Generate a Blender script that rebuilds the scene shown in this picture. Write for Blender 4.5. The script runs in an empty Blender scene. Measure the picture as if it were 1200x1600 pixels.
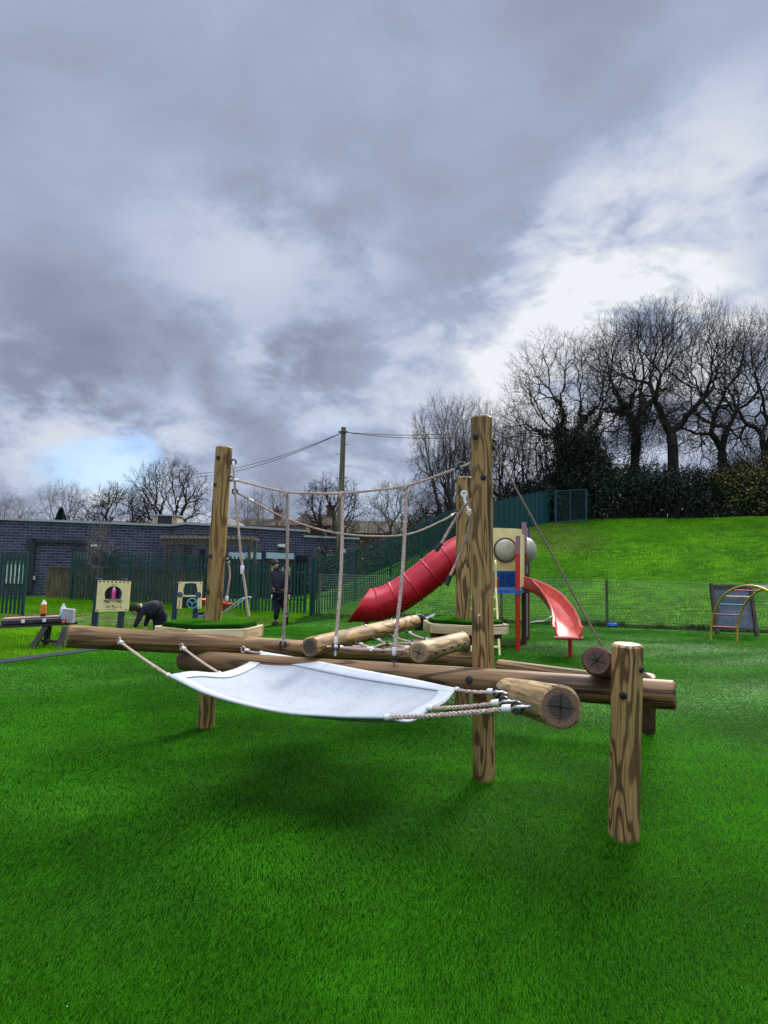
import bpy, math, random
import numpy as np
from mathutils import Vector, Matrix, Quaternion
R = math.radians
random.seed(7); rng = np.random.default_rng(7)
sc = bpy.context.scene
COL = sc.collection

# ------------------------------------------------------------------ camera
FPX, HC = 1000.0, 1.5
PITCH, ROLL = math.atan(0.0963), R(1.18)
cp, sp, cr, sr = math.cos(PITCH), math.sin(PITCH), math.cos(ROLL), math.sin(ROLL)
FW = Vector((0, cp, sp)); R0 = Vector((1, 0, 0)); U0 = Vector((0, -sp, cp))
RT = R0*cr + U0*sr; UP = U0*cr - R0*sr
cam = bpy.data.cameras.new('camera'); camo = bpy.data.objects.new('camera', cam); COL.objects.link(camo)
cam.sensor_fit = 'VERTICAL'; cam.sensor_height = 36; cam.lens = FPX/1600*36
cam.clip_start = 0.05; cam.clip_end = 3000
camo.matrix_world = Matrix(((RT.x, UP.x, -FW.x, 0), (RT.y, UP.y, -FW.y, 0), (RT.z, UP.z, -FW.z, HC), (0, 0, 0, 1)))
sc.camera = camo
CAM = Vector((0, 0, HC))
def ray(px, py):
    return (RT*((px-600)/FPX) + UP*((800-py)/FPX) + FW)
def P(px, py, Y):                    # survey point: seen at px,py, standing Y metres away
    d = ray(px, py); return CAM + d*(Y/d.y)
def G(px, py, z=0.0):                # survey point on the level z
    d = ray(px, py); return CAM + d*((z-HC)/d.z)

# ------------------------------------------------------------------ world
SUN_AZ, SUN_EL = R(27), R(34)        # azimuth to the right of the view, elevation
sc.view_settings.view_transform = 'Standard'; sc.view_settings.look = 'None'
sc.view_settings.exposure = 1.1; sc.view_settings.gamma = 1.0
W = bpy.data.worlds.new('World'); sc.world = W; W.use_nodes = True
def world():
    nt = W.node_tree; N = nt.nodes; L = nt.links; N.clear()
    def n(t, **k):
        o = N.new(t)
        for a, b in k.items(): setattr(o, a, b)
        return o
    def val(x, s):
        if isinstance(x, (int, float)): s.default_value = x
        elif isinstance(x, (tuple, Vector)): s.default_value = tuple(x)
        else: L.new(x, s)
    def m(op, a, b=0.0, c=0.0, clamp=False):
        o = n('ShaderNodeMath', operation=op, use_clamp=clamp)
        val(a, o.inputs[0]); val(b, o.inputs[1]); val(c, o.inputs[2]); return o.outputs[0]
    def vm(op, a, b=(0, 0, 0)):
        o = n('ShaderNodeVectorMath', operation=op); val(a, o.inputs[0]); val(b, o.inputs[1])
        return o.outputs['Value'] if op == 'DOT_PRODUCT' else o.outputs[0]
    def ss(x, a, b, lo=0.0, hi=1.0):
        o = n('ShaderNodeMapRange', interpolation_type='SMOOTHSTEP'); val(x, o.inputs[0])
        o.inputs[1].default_value = a; o.inputs[2].default_value = b; o.inputs[3].default_value = lo; o.inputs[4].default_value = hi
        return o.outputs[0]
    def noise(v, s, d=4, r=.55, dist=0.0, off=0.0):
        o = n('ShaderNodeTexNoise', noise_dimensions='4D'); L.new(v, o.inputs['Vector']); o.inputs['W'].default_value = off
        o.inputs['Scale'].default_value = s; o.inputs['Detail'].default_value = d
        o.inputs['Roughness'].default_value = r; o.inputs['Distortion'].default_value = dist
        return o.outputs[0]
    def mixc(f, a, b):
        o = n('ShaderNodeMix', data_type='RGBA'); val(f, o.inputs[0])
        for x, s in ((a, o.inputs[6]), (b, o.inputs[7])):
            if isinstance(x, tuple): s.default_value = (*x, 1)
            else: L.new(x, s)
        return o.outputs[2]
    tc = n('ShaderNodeTexCoord'); D = tc.outputs['Generated']
    sep = n('ShaderNodeSeparateXYZ'); L.new(D, sep.inputs[0])
    z = m('MAXIMUM', sep.outputs[2], 0.0)
    mp = n('ShaderNodeMapping'); L.new(D, mp.inputs[0]); mp.inputs['Rotation'].default_value = (R(8), R(20), 0); mp.inputs['Scale'].default_value = (1, 1, 1.75)
    V = mp.outputs[0]
    big = noise(V, 1.5, 3, .5, .2, 3.1)
    med = noise(V, 3.6, 6, .54, .3, 1.7)
    fin = noise(V, 9.0, 8, .6, .3, 9.2)
    dark = m('ADD', m('MULTIPLY', big, .55), m('MULTIPLY', med, .45))
    L0 = ss(dark, .34, .62, .15, .215)
    L0 = m('ADD', L0, m('MULTIPLY', m('SUBTRACT', fin, .5), .05))
    # where the cloud is thin: directions in the sky
    def spot(px, py, a, amp):
        c = ray(px, py).normalized()
        d = vm('DOT_PRODUCT', D, tuple(c))
        return m('MULTIPLY', ss(d, math.cos(R(a)), 1.0), amp)
    def add(*a):
        s = a[0]
        for b in a[1:]: s = m('ADD', s, b)
        return s
    S = add(spot(1060, 400, 13, .55), spot(930, 440, 9, .75), spot(830, 500, 8, .7), spot(690, 590, 8, .75), spot(1040, 560, 10, 1.2), spot(880, 620, 10, .9), spot(560, 690, 8, .6), spot(1190, 230, 8, .16),
            spot(200, 690, 10, .25), spot(60, 730, 9, .5), spot(280, 770, 9, .5), spot(410, 590, 5, .3), spot(480, 440, 11, .22), spot(330, 400, 9, .16), spot(20, 590, 5, .3))
    tex = ss(m('ADD', m('MULTIPLY', med, .5), m('MULTIPLY', fin, .5)), .41, .585, .10, 1.6)
    B = m('MULTIPLY', S, tex)
    Dk = add(spot(150, 570, 12, .02), spot(1010, 470, 4, .05), spot(420, 560, 8, .05), spot(1180, 440, 4, .08))
    Lum = m('ADD', L0, m('MULTIPLY', B, .24))
    Lum = m('MAXIMUM', m('SUBTRACT', Lum, Dk), .07)
    Lum = m('SUBTRACT', Lum, m('MULTIPLY', m('MAXIMUM', m('SUBTRACT', Lum, .27), 0.0), .55))
    Lum = m('MINIMUM', Lum, .42)
    # cool grey where dense, whiter where thin
    tint = mixc(ss(Lum, .20, .40), (.84, .98, 1.31), (.95, 1.0, 1.06))
    cl = n('ShaderNodeVectorMath', operation='SCALE'); L.new(tint, cl.inputs[0]); L.new(Lum, cl.inputs['Scale'])
    # unseen sky overhead and behind the camera, brightened to light the scene
    up = ss(sep.outputs[2], .76, .97, 1.0, 9.0)
    back = ss(sep.outputs[1], .1, -.6, 1.0, 1.9)
    clw = n('ShaderNodeVectorMath', operation='MULTIPLY'); L.new(cl.outputs[0], clw.inputs[0]); L.new(mixc(ss(sep.outputs[2], .76, .97), (1, 1, 1), (1.12, 1.0, .80)), clw.inputs[1])
    cl2 = n('ShaderNodeVectorMath', operation='SCALE'); L.new(clw.outputs[0], cl2.inputs[0]); L.new(m('MULTIPLY', up, back), cl2.inputs['Scale'])
    sky = n('ShaderNodeTexSky', sky_type='NISHITA'); sky.sun_disc = False
    sky.sun_elevation = SUN_EL; sky.sun_rotation = SUN_AZ; sky.air_density = 1.2; sky.dust_density = .3
    sk = n('ShaderNodeVectorMath', operation='SCALE'); L.new(sky.outputs[0], sk.inputs[0]); sk.inputs['Scale'].default_value = .08
    gapf = add(spot(200, 720, 3.4, 1.6), spot(140, 728, 3.0, 1.2), spot(90, 735, 2.6, .8), spot(560, 735, 7, .5))
    gap = m('MULTIPLY', gapf, ss(med, .40, .58), clamp=True)
    skt = n('ShaderNodeVectorMath', operation='MULTIPLY'); L.new(sk.outputs[0], skt.inputs[0]); skt.inputs[1].default_value = (.55, .85, 1.25)
    fincol = mixc(m('MULTIPLY', gap, .34), cl2.outputs[0], skt.outputs[0])
    bg = n('ShaderNodeBackground'); L.new(fincol, bg.inputs[0]); bg.inputs[1].default_value = 1.0
    out = n('ShaderNodeOutputWorld'); L.new(bg.outputs[0], out.inputs[0])
world()
sun = bpy.data.lights.new('sun', 'SUN'); suno = bpy.data.objects.new('sun', sun); COL.objects.link(suno)
sun.energy = 2.1; sun.angle = R(16); sun.color = (1, .95, .87)
sd = Vector((math.sin(SUN_AZ)*math.cos(SUN_EL), math.cos(SUN_AZ)*math.cos(SUN_EL), math.sin(SUN_EL)))
suno.rotation_euler = sd.to_track_quat('Z', 'Y').to_euler()
sc.cycles.max_bounces = 6

# ------------------------------------------------------------------ materials
class NT:
    def __init__(s, name, rough=.6, spec=.4, metal=0.0):
        s.m = bpy.data.materials.new(name); s.m.use_nodes = True; s.t = s.m.node_tree
        s.b = s.t.nodes['Principled BSDF']; s.b.inputs['Roughness'].default_value = rough
        s.b.inputs['Specular IOR Level'].default_value = spec; s.b.inputs['Metallic'].default_value = metal
    def n(s, t, **k):
        o = s.t.nodes.new(t)
        for a, b in k.items(): setattr(o, a, b)
        return o
    def v(s, x, k):
        if isinstance(x, (int, float)): k.default_value = x
        elif isinstance(x, (tuple, list)): k.default_value = (*x, 1) if (len(x) == 3 and len(k.default_value) == 4) else tuple(x)
        else: s.t.links.new(x, k)
    def obj(s, rand=True):
        tc = s.n('ShaderNodeTexCoord')
        if not rand: return tc.outputs['Object']
        oi = s.n('ShaderNodeObjectInfo'); a = s.vm('SCALE', (37, 19, 53), sc=oi.outputs['Random'])
        return s.vm('ADD', tc.outputs['Object'], a)
    def pos(s): return s.n('ShaderNodeNewGeometry').outputs['Position']
    def vm(s, op, a, b=(0, 0, 0), sc=1.0):
        o = s.n('ShaderNodeVectorMath', operation=op); s.v(a, o.inputs[0])
        if op == 'SCALE': s.v(sc, o.inputs['Scale'])
        else: s.v(b, o.inputs[1])
        return o.outputs[0]
    def ma(s, op, a, b=0.0, c=0.0):
        o = s.n('ShaderNodeMath', operation=op); s.v(a, o.inputs[0]); s.v(b, o.inputs[1]); s.v(c, o.inputs[2]); return o.outputs[0]
    def noise(s, v, sc, d=3, r=.5, dist=0.0):
        o = s.n('ShaderNodeTexNoise'); s.v(v, o.inputs['Vector']); o.inputs['Scale'].default_value = sc
        o.inputs['Detail'].default_value = d; o.inputs['Roughness'].default_value = r; o.inputs['Distortion'].default_value = dist; return o.outputs[0]
    def rng(s, x, a, b, lo=0.0, hi=1.0):
        o = s.n('ShaderNodeMapRange', interpolation_type='SMOOTHSTEP'); s.v(x, o.inputs[0])
        for i, q in enumerate((a, b, lo, hi)): o.inputs[i+1].default_value = q
        return o.outputs[0]
    def mix(s, f, a, b, bt='MIX'):
        o = s.n('ShaderNodeMix', data_type='RGBA', blend_type=bt); s.v(f, o.inputs[0]); s.v(a, o.inputs[6]); s.v(b, o.inputs[7]); return o.outputs[2]
    def bump(s, h, st=.3, d=.01):
        o = s.n('ShaderNodeBump'); o.inputs['Strength'].default_value = st; o.inputs['Distance'].default_value = d
        s.v(h, o.inputs['Height']); s.t.links.new(o.outputs[0], s.b.inputs['Normal'])
    def col(s, c): s.v(c, s.b.inputs['Base Color']); return s
MATS = {}
def M(name, c, rough=.6, spec=.4, metal=0.0, var=.25, scale=6.0, bump=.15, bd=.004):
    """painted or plain surface with blotches and light wear"""
    if name in MATS: return MATS[name]
    k = NT(name, rough, spec, metal); o = k.obj()
    f = k.noise(o, scale, 5, .6); g = k.noise(o, scale*9, 3, .6)
    lo = tuple(x*(1-var) for x in c); hi = tuple(min(1, x*(1+var)) for x in c)
    cc = k.mix(k.rng(f, .3, .7), lo, hi); cc = k.mix(k.rng(g, .45, .7, 0, var), cc, lo)
    k.col(cc)
    k.v(k.rng(g, .3, .7, max(.05, rough-.08), min(1, rough+.1)), k.b.inputs['Roughness'])
    if bump: k.bump(g, bump, bd)
    MATS[name] = k.m; return k.m
def wood(name, light, dark, bands=9.0, contrast=1.0, scale=4.0, zs=.2, rough=.62, wet=0.0):
    k = NT(name, rough, .3); o = k.obj()
    v = k.vm('MULTIPLY', o, (1, 1, zs))
    a = k.noise(v, scale*1.55, 2, .42, .3)
    vo = k.n('ShaderNodeTexVoronoi'); k.v(v, vo.inputs['Vector']); vo.inputs['Scale'].default_value = 5.2
    kn = k.rng(vo.outputs['Distance'], .34, .0)
    a = k.ma('ADD', a, k.ma('MULTIPLY', kn, .42))
    crk = k.rng(k.noise(k.vm('MULTIPLY', o, (1, 1, .035)), 26, 2, .5, .2), .655, .69)
    s = k.ma('SINE', k.ma('MULTIPLY', a, bands*6.283))
    st = k.noise(k.vm('MULTIPLY', o, (1, 1, .03)), 70, 3, .6)
    f = k.rng(s, -.1, .9, 0, contrast)
    c = k.mix(f, light, dark)
    blot = k.noise(v, 2.2, 3, .6)
    c = k.mix(k.rng(blot, .42, .68, 0, .55), c, tuple(.55*x+.45*y for x, y in zip(light, dark)))
    c = k.mix(k.rng(st, .40, .72, 0, .6), c, dark)
    c = k.mix(k.rng(kn, .82, .95, 0, .8), c, tuple(.4*x for x in dark)); c = k.mix(k.ma('MULTIPLY', crk, .8), c, tuple(.35*x for x in dark))
    gre = k.noise(o, 1.3, 3, .6)
    c = k.mix(k.rng(gre, .5, .75, 0, .12), c, (light[0]*.75, light[1]*.95, light[2]*.7))
    k.col(c); k.bump(k.ma('SUBTRACT', k.ma('ADD', k.ma('MULTIPLY', f, -.6), st), k.ma('MULTIPLY', crk, 2)), .5, .004)
    MATS[name] = k.m; return k.m
WP = wood('pine_post', (.43, .265, .10), (.055, .024, .008), 8, .86)
WP2 = wood('pine_post_yellow', (.44, .27, .095), (.07, .03, .010), 6, .85)
WB = wood('pine_beam', (.31, .18, .072), (.045, .019, .008), 8, .9, 3.4, .13)
WD = wood('pine_damp', (.12, .058, .032), (.032, .014, .009), 5, .6, 3.4, .14, .5)
WL = wood('pine_fresh', (.46, .31, .14), (.10, .048, .018), 8, .75, 3.2, .15)
WBD = wood('sawn_board', (.74, .60, .36), (.34, .21, .09), 4, .55, 3.0, .12)
WG = wood('weathered_grey_wood', (.105, .088, .066), (.035, .027, .02), 6, .6)
WOLD = wood('old_stake_wood', (.17, .14, .075), (.04, .03, .015), 5, .7, 5, .1)
def endgrain(name, rim, core, wetr):
    k = NT(name, .55, .4); o = k.obj(False)
    sep = k.n('ShaderNodeSeparateXYZ'); k.v(o, sep.inputs[0])
    r = k.ma('SQRT', k.ma('ADD', k.ma('POWER', sep.outputs[0], 2), k.ma('POWER', sep.outputs[1], 2)))
    w = k.noise(o, 14, 2, .5)
    rr = k.ma('ADD', r, k.ma('MULTIPLY', w, .02))
    ring = k.rng(k.ma('SINE', k.ma('MULTIPLY', rr, 620)), -1, 1)
    c = k.mix(k.rng(rr, .055, .078), core, rim); c = k.mix(k.ma('MULTIPLY', ring, .22), c, tuple(x*.5 for x in core))
    sp2 = k.noise(o, 90, 2, .6); c = k.mix(k.rng(sp2, .58, .72, 0, .5), c, tuple(min(1, x*2.5+.05) for x in core))
    k.col(c); k.v(k.rng(rr, .055, .078, wetr, .7), k.b.inputs['Roughness']); k.bump(sp2, .6, .006)
    MATS[name] = k.m; return k.m
ENDL = endgrain('end_grain', (.34, .22, .12), (.20, .15, .075), .45)
ENDD = endgrain('end_grain_dark', (.16, .09, .05), (.045, .028, .02), .25)
ENDB = endgrain('end_grain_brown', (.12, .06, .04), (.07, .036, .024), .5)
def rope_mat():
    k = NT('rope_fibre', .8, .2); o = k.obj()
    f = k.noise(o, 90, 3, .6); g = k.noise(o, 4, 3, .5)
    c = k.mix(k.rng(f, .35, .65), (.30, .205, .165), (.62, .475, .40)); c = k.mix(k.rng(g, .4, .7, 0, .35), c, (.30, .22, .17))
    k.col(c); k.bump(f, .4, .002); return k.m
ROPE = rope_mat()
BLACK = M('black_plastic', (.012, .013, .017), .4, .5, 0, .3)
FERR = M('white_plastic_ferrule', (.72, .70, .66), .4, .5, 0, .08)
STEEL = M('galvanised_steel', (.55, .56, .58), .35, .5, .8, .15)
BOLT = M('dark_cap', (.014, .012, .026), .5, .4, 0, .2)
def turf_mat(name, a, b, c, blade=False, sc1=1.0, rough=.75, spec=.25):
    k = NT(name, rough, spec); p = k.pos()
    big = k.noise(p, .55*sc1, 4, .6, .4); med = k.noise(k.vm('MULTIPLY', p, (1, 2.2, 1)), 2.6*sc1, 4, .6, .3)
    fn = k.noise(p, 420 if blade else 140, 3, .7)
    cc = k.mix(k.rng(big, .35, .65), a, b)
    cc = k.mix(k.rng(med, .4, .7, 0, .5), cc, a)
    cc = k.mix(k.rng(fn, .42, .72, 0, .75), cc, c)
    k.col(cc)
    if not blade: k.bump(fn, .9, .02)
    k.b.inputs['Specular Tint'].default_value = (.55, 1, .30, 1)
    if blade:      # thin fibres let part of the light through
        tr = k.n('ShaderNodeBsdfTranslucent'); k.t.links.new(cc, tr.inputs[0]); mx = k.n('ShaderNodeMixShader'); mx.inputs[0].default_value = .38
        k.t.links.new(k.b.outputs[0], mx.inputs[1]); k.t.links.new(tr.outputs[0], mx.inputs[2]); k.t.links.new(mx.outputs[0], k.t.nodes['Material Output'].inputs[0])
    return k.m
TURF = turf_mat('turf_backing', (.002, .020, .0005), (.004, .04, .001), (.01, .07, .002), spec=.02)
BLADE = turf_mat('turf_fibre', (.006, .115, .0014), (.045, .31, .0028), (.22, .58, .03), True, rough=.58, spec=.26)
EARTHG = turf_mat('meadow_blade', (.03, .15, .002), (.14, .38, .004), (.28, .50, .02), True, spec=.1)
def ground_mat():
    k = NT('meadow', .9, .15); p = k.pos()
    big = k.noise(p, .22, 4, .6, .5); med = k.noise(k.vm('MULTIPLY', p, (1, 2.5, 1)), 1.5, 5, .65, .4); fn = k.noise(p, 22, 4, .7)
    c = k.mix(k.rng(big, .3, .7), (.03, .16, .002), (.15, .42, .004))
    c = k.mix(k.rng(med, .43, .62, 0, .9), c, (.02, .10, .003))
    c = k.mix(k.rng(fn, .5, .75, 0, .5), c, (.11, .26, .03))
    sep = k.n('ShaderNodeSeparateXYZ'); k.v(p, sep.inputs[0])
    def blob(x, y, rx, ry):
        dx = k.ma('DIVIDE', k.ma('SUBTRACT', sep.outputs[0], x), rx); dy = k.ma('DIVIDE', k.ma('SUBTRACT', sep.outputs[1], y), ry)
        return k.rng(k.ma('ADD', k.ma('POWER', dx, 2), k.ma('POWER', dy, 2)), 1.6, .3)
    m1 = k.ma('MULTIPLY', blob(-8.5, 19, 6.5, 3.8), k.rng(med, .36, .52))        # trampled mud
    c = k.mix(k.ma('MULTIPLY', m1, .8), c, (.055, .036, .022))
    m2 = k.ma('MULTIPLY', blob(-3.7, 19.6, 1.2, 1.3), k.rng(fn, .3, .5)); c = k.mix(m2, c, (.05, .045, .032))
    m3 = k.ma('MULTIPLY', blob(9.0, 35, 2.6, 4.5), k.rng(fn, .38, .55)); c = k.mix(m3, c, (.13, .11, .04))   # rank dry grass
    k.col(c); k.bump(k.ma('ADD', fn, med), 1.0, .08); return k.m
MEADOW = ground_mat()
def brick_mat(name, b1, b2, mortar):
    k = NT(name, .7, .3); o = k.obj(False)
    sep = k.n('ShaderNodeSeparateXYZ'); k.v(o, sep.inputs[0]); cb = k.n('ShaderNodeCombineXYZ')
    k.t.links.new(sep.outputs[0], cb.inputs[0]); k.t.links.new(sep.outputs[2], cb.inputs[1])
    bt = k.n('ShaderNodeTexBrick'); k.v(cb.outputs[0], bt.inputs['Vector'])
    bt.inputs['Color1'].default_value = (*b1, 1); bt.inputs['Color2'].default_value = (*b2, 1); bt.inputs['Mortar'].default_value = (*mortar, 1)
    bt.inputs['Scale'].default_value = 1.0; bt.inputs['Brick Width'].default_value = .36; bt.inputs['Row Height'].default_value = .125
    bt.inputs['Mortar Size'].default_value = .013; bt.inputs['Mortar Smooth'].default_value = .15; bt.inputs['Bias'].default_value = -.1
    g = k.noise(o, 1.2, 4, .6); c = k.mix(k.rng(g, .4, .7, 0, .4), bt.outputs['Color'], b1)
    k.col(c); k.bump(bt.outputs['Fac'], -.4, .01); MATS[name] = k.m; return k.m
BRICK = brick_mat('blue_grey_brick', (.024, .024, .042), (.062, .061, .095), (.15, .15, .20))
GREENP = M('green_powder_coat', (.004, .040, .036), .45, .4, 0, .25)
GREENS = M('green_steel_sheet', (.003, .045, .052), .45, .4, 0, .2)
RED = M('red_polyethylene', (.50, .006, .020), .3, .5, 0, .22, 2.5, .06)
REDF = M('faded_red_plastic', (.52, .085, .065), .38, .5, 0, .25, 3, .06)
REDP = M('red_paint', (.50, .010, .012), .35, .5, 0, .15)
MAUVE = M('faded_mauve_paint', (.30, .13, .17), .6, .3, 0, .2)
MAROON = M('maroon_paint', (.11, .012, .018), .5, .4, 0, .2)
CREAM = M('cream_panel', (.72, .60, .27), .5, .4, 0, .10)
CREAMP = M('pale_board_panel', (.78, .62, .30), .5, .4, 0, .06)
TEAL = M('teal_paint', (.05, .26, .29), .5, .4, 0, .2)
BLUEP = M('blue_paint', (.012, .10, .36), .5, .4, 0, .35, 14)
PURP = M('purple_paint', (.10, .05, .17), .5, .4, 0, .2)
POSTB = M('blue_grey_post', (.022, .034, .060), .6, .3, 0, .2)
SLAB = M('dark_edging_rubber', (.014, .020, .030), .7, .3, 0, .4, 9, .4, .01)
BUBBLE = M('clouded_acrylic', (.40, .40, .30), .25, .5, 0, .25, 3, .02)
BARK = M('bark', (.034, .029, .026), .9, .1, 0, .4, 9, .5, .02)
BARKG = M('bark_pale', (.115, .10, .09), .9, .1, 0, .3, 9, .4, .02)
TWIG = M('twig', (.028, .022, .022), .9, .1, 0, .3, 5, 0)
TWIGP = M('twig_pale', (.15, .125, .115), .9, .1, 0, .3, 5, 0)
def leafmat(name, a, b, rough=.5):
    k = NT(name, rough, .3); p = k.pos(); f = k.noise(p, 3.5, 3, .6); g = k.noise(p, 40, 2, .6)
    c = k.mix(k.rng(f, .35, .65), a, b); c = k.mix(k.rng(g, .4, .7, 0, .6), c, tuple(.5*x for x in a)); k.col(c); MATS[name] = k.m; return k.m
IVY = leafmat('ivy_leaf', (.012, .028, .012), (.030, .058, .018))
HOLLY = leafmat('understorey_leaf', (.010, .020, .014), (.028, .045, .022))
RUST = leafmat('old_gold_leaf', (.09, .085, .018), (.19, .15, .035))
BRAMB = leafmat('bramble_leaf', (.03, .05, .018), (.07, .10, .03))
SKIN = M('skin', (.58, .34, .25), .5, .4, 0, .08, 20, 0)
HAIR = M('dark_hair', (.018, .013, .010), .7, .3, 0, .3, 60, .3)
NAVY = M('navy_cloth', (.018, .020, .038), .85, .2, 0, .3, 8, .3)
BLKC = M('black_cloth', (.022, .022, .030), .85, .2, 0, .3, 8, .3)
BOOT = M('brown_leather', (.075, .038, .022), .5, .4, 0, .3, 12, .2)

# ------------------------------------------------------------------ mesh helpers
class MB:
    def __init__(s): s.v = []; s.f = []; s.mi = []; s.m = 0
    def face(s, idx): s.f.append(idx); s.mi.append(s.m)
    def box(s, c, size, rot=None, bev=0.0):
        c = Vector(c); hx, hy, hz = size[0]/2, size[1]/2, size[2]/2
        b = min(bev, hx*.9, hy*.9, hz*.9)
        if b <= 0:
            pts = [Vector((x*hx, y*hy, z*hz)) for x in (-1, 1) for y in (-1, 1) for z in (-1, 1)]
            fs = [(0, 1, 3, 2), (4, 6, 7, 5), (0, 4, 5, 1), (2, 3, 7, 6), (0, 2, 6, 4), (1, 5, 7, 3)]
        else:
            pts = []; ix = {}
            for x in (-1, 1):
                for y in (-1, 1):
                    for z in (-1, 1):
                        for a in range(3):
                            q = [x*(hx-b), y*(hy-b), z*(hz-b)]; q[a] = (x, y, z)[a]*(hx, hy, hz)[a]
                            ix[(x, y, z, a)] = len(pts); pts.append(Vector(q))
            fs = []
            for a in range(3):
                o = [i for i in range(3) if i != a]
                for sg in (-1, 1):
                    r = []
                    for u, w in ((-1, -1), (1, -1), (1, 1), (-1, 1)):
                        k = [0, 0, 0]; k[a] = sg; k[o[0]] = u; k[o[1]] = w; r.append(ix[(*k, a)])
                    fs.append(tuple(r))
                for u in (-1, 1):
                    for w in (-1, 1):
                        k1 = [0, 0, 0]; k1[o[0]] = u; k1[o[1]] = w; k2 = list(k1); k1[a] = -1; k2[a] = 1
                        fs.append((ix[(*k1, o[0])], ix[(*k2, o[0])], ix[(*k2, o[1])], ix[(*k1, o[1])]))
            for x in (-1, 1):
                for y in (-1, 1):
                    for z in (-1, 1): fs.append(tuple(ix[(x, y, z, a)] for a in range(3)))
        n = len(s.v)
        for p in pts:
            if rot is not None: p = rot @ p
            s.v.append(p + c)
        for f in fs: s.face(tuple(i+n for i in f))
    def beam(s, a, b, w, h, up=(0, 0, 1), bev=0.0):
        a = Vector(a); b = Vector(b); d = (b-a); L = d.length; d.normalize(); u = Vector(up)
        if abs(u.dot(d)) > .98: u = Vector((0, 1, 0))
        x = u.cross(d).normalized(); y = d.cross(x)
        s.box((a+b)/2, (w, h, L), Matrix((x, y, d)).transposed(), bev)
    def tube(s, pts, r, seg=8, caps=True, closed=False):
        pts = [Vector(p) for p in pts]; n = len(pts); rs = r if isinstance(r, (list, tuple)) else [r]*n
        t0 = (pts[1]-pts[0]).normalized(); ref = Vector((0, 0, 1)) if abs(t0.z) < .9 else Vector((1, 0, 0))
        u = t0.cross(ref).normalized(); base = len(s.v)
        for i, p in enumerate(pts):
            if closed: t = (pts[(i+1) % n]-pts[i-1]).normalized()
            else: t = (pts[min(i+1, n-1)]-pts[max(i-1, 0)]).normalized()
            u = (u - t*u.dot(t)).normalized(); w = t.cross(u)
            for k in range(seg):
                a = 2*math.pi*k/seg; s.v.append(p + (u*math.cos(a)+w*math.sin(a))*rs[i])
        for i in range(n if closed else n-1):
            j = (i+1) % n
            for k in range(seg):
                k2 = (k+1) % seg; s.face((base+i*seg+k, base+i*seg+k2, base+j*seg+k2, base+j*seg+k))
        if caps and not closed:
            s.face(tuple(base+k for k in range(seg))[::-1]); s.face(tuple(base+(n-1)*seg+k for k in range(seg)))
    def lathe(s, prof, seg=20, c=(0, 0, 0), rot=None):
        base = len(s.v); c = Vector(c)
        for r, z in prof:
            for k in range(seg):
                a = 2*math.pi*k/seg; p = Vector((r*math.cos(a), r*math.sin(a), z)); s.v.append((rot @ p if rot is not None else p)+c)
        for i in range(len(prof)-1):
            for k in range(seg):
                k2 = (k+1) % seg; s.face((base+i*seg+k, base+i*seg+k2, base+(i+1)*seg+k2, base+(i+1)*seg+k))
        s.face(tuple(base+k for k in range(seg))[::-1]); s.face(tuple(base+(len(prof)-1)*seg+k for k in range(seg)))
    def prism(s, poly, d):
        n = len(poly); b = len(s.v); d = Vector(d)
        for p in poly: s.v.append(Vector(p))
        for p in poly: s.v.append(Vector(p)+d)
        s.face(tuple(range(b, b+n))[::-1]); s.face(tuple(range(b+n, b+2*n)))
        for i in range(n):
            j = (i+1) % n; s.face((b+i, b+j, b+n+j, b+n+i))
    def torus(s, c, nrm, R_, r, seg=16, sides=6):
        q = Vector(nrm).to_track_quat('Z', 'Y'); c = Vector(c)
        s.tube([c + q @ Vector((R_*math.cos(2*math.pi*i/seg), R_*math.sin(2*math.pi*i/seg), 0)) for i in range(seg)], r, sides, closed=True)
    def build(s, name, mat, parent=None, smooth=False, world=True):
        me = bpy.data.meshes.new(name)
        off = Vector(parent_world(parent)) if (parent and world) else Vector((0, 0, 0))
        me.from_pydata([tuple(p-off) for p in s.v], [], s.f)
        for mm in (mat if isinstance(mat, (list, tuple)) else [mat]): me.materials.append(mm)
        me.polygons.foreach_set('material_index', s.mi)
        if smooth:
            me.polygons.foreach_set('use_smooth', [True]*len(s.f))
            try: me.set_sharp_from_angle(angle=R(40))
            except Exception: pass
        me.update(); o = bpy.data.objects.new(name, me); COL.objects.link(o)
        if parent: o.parent = parent
        return o
def parent_world(o):
    v = Vector((0, 0, 0))
    while o: v += o.location; o = o.parent
    return v
def tag(o, label=None, cat=None, group=None, kind=None):
    if label: o['label'] = label
    if cat: o['category'] = cat
    if group: o['group'] = group
    if kind: o['kind'] = kind
    return o
def thing(name, label, cat, loc, group=None):
    o = bpy.data.objects.new(name, None); COL.objects.link(o); o.location = loc; o.empty_display_size = .1
    return tag(o, label, cat, group)
def npmesh(name, V, F, mat, parent=None, smooth=False):
    me = bpy.data.meshes.new(name); V = np.asarray(V, dtype=np.float32); F = np.asarray(F, dtype=np.int32)
    if parent: V = V - np.array(parent_world(parent), dtype=np.float32)
    k = F.shape[1]
    me.vertices.add(len(V)); me.vertices.foreach_set('co', V.ravel())
    me.loops.add(F.size); me.loops.foreach_set('vertex_index', F.ravel())
    me.polygons.add(len(F)); me.polygons.foreach_set('loop_start', np.arange(0, F.size, k, dtype=np.int32)); me.polygons.foreach_set('loop_total', np.full(len(F), k, dtype=np.int32))
    me.materials.append(mat); me.update(calc_edges=True)
    if smooth: me.polygons.foreach_set('use_smooth', [True]*len(F))
    o = bpy.data.objects.new(name, me); COL.objects.link(o)
    if parent: o.parent = parent
    return o
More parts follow.
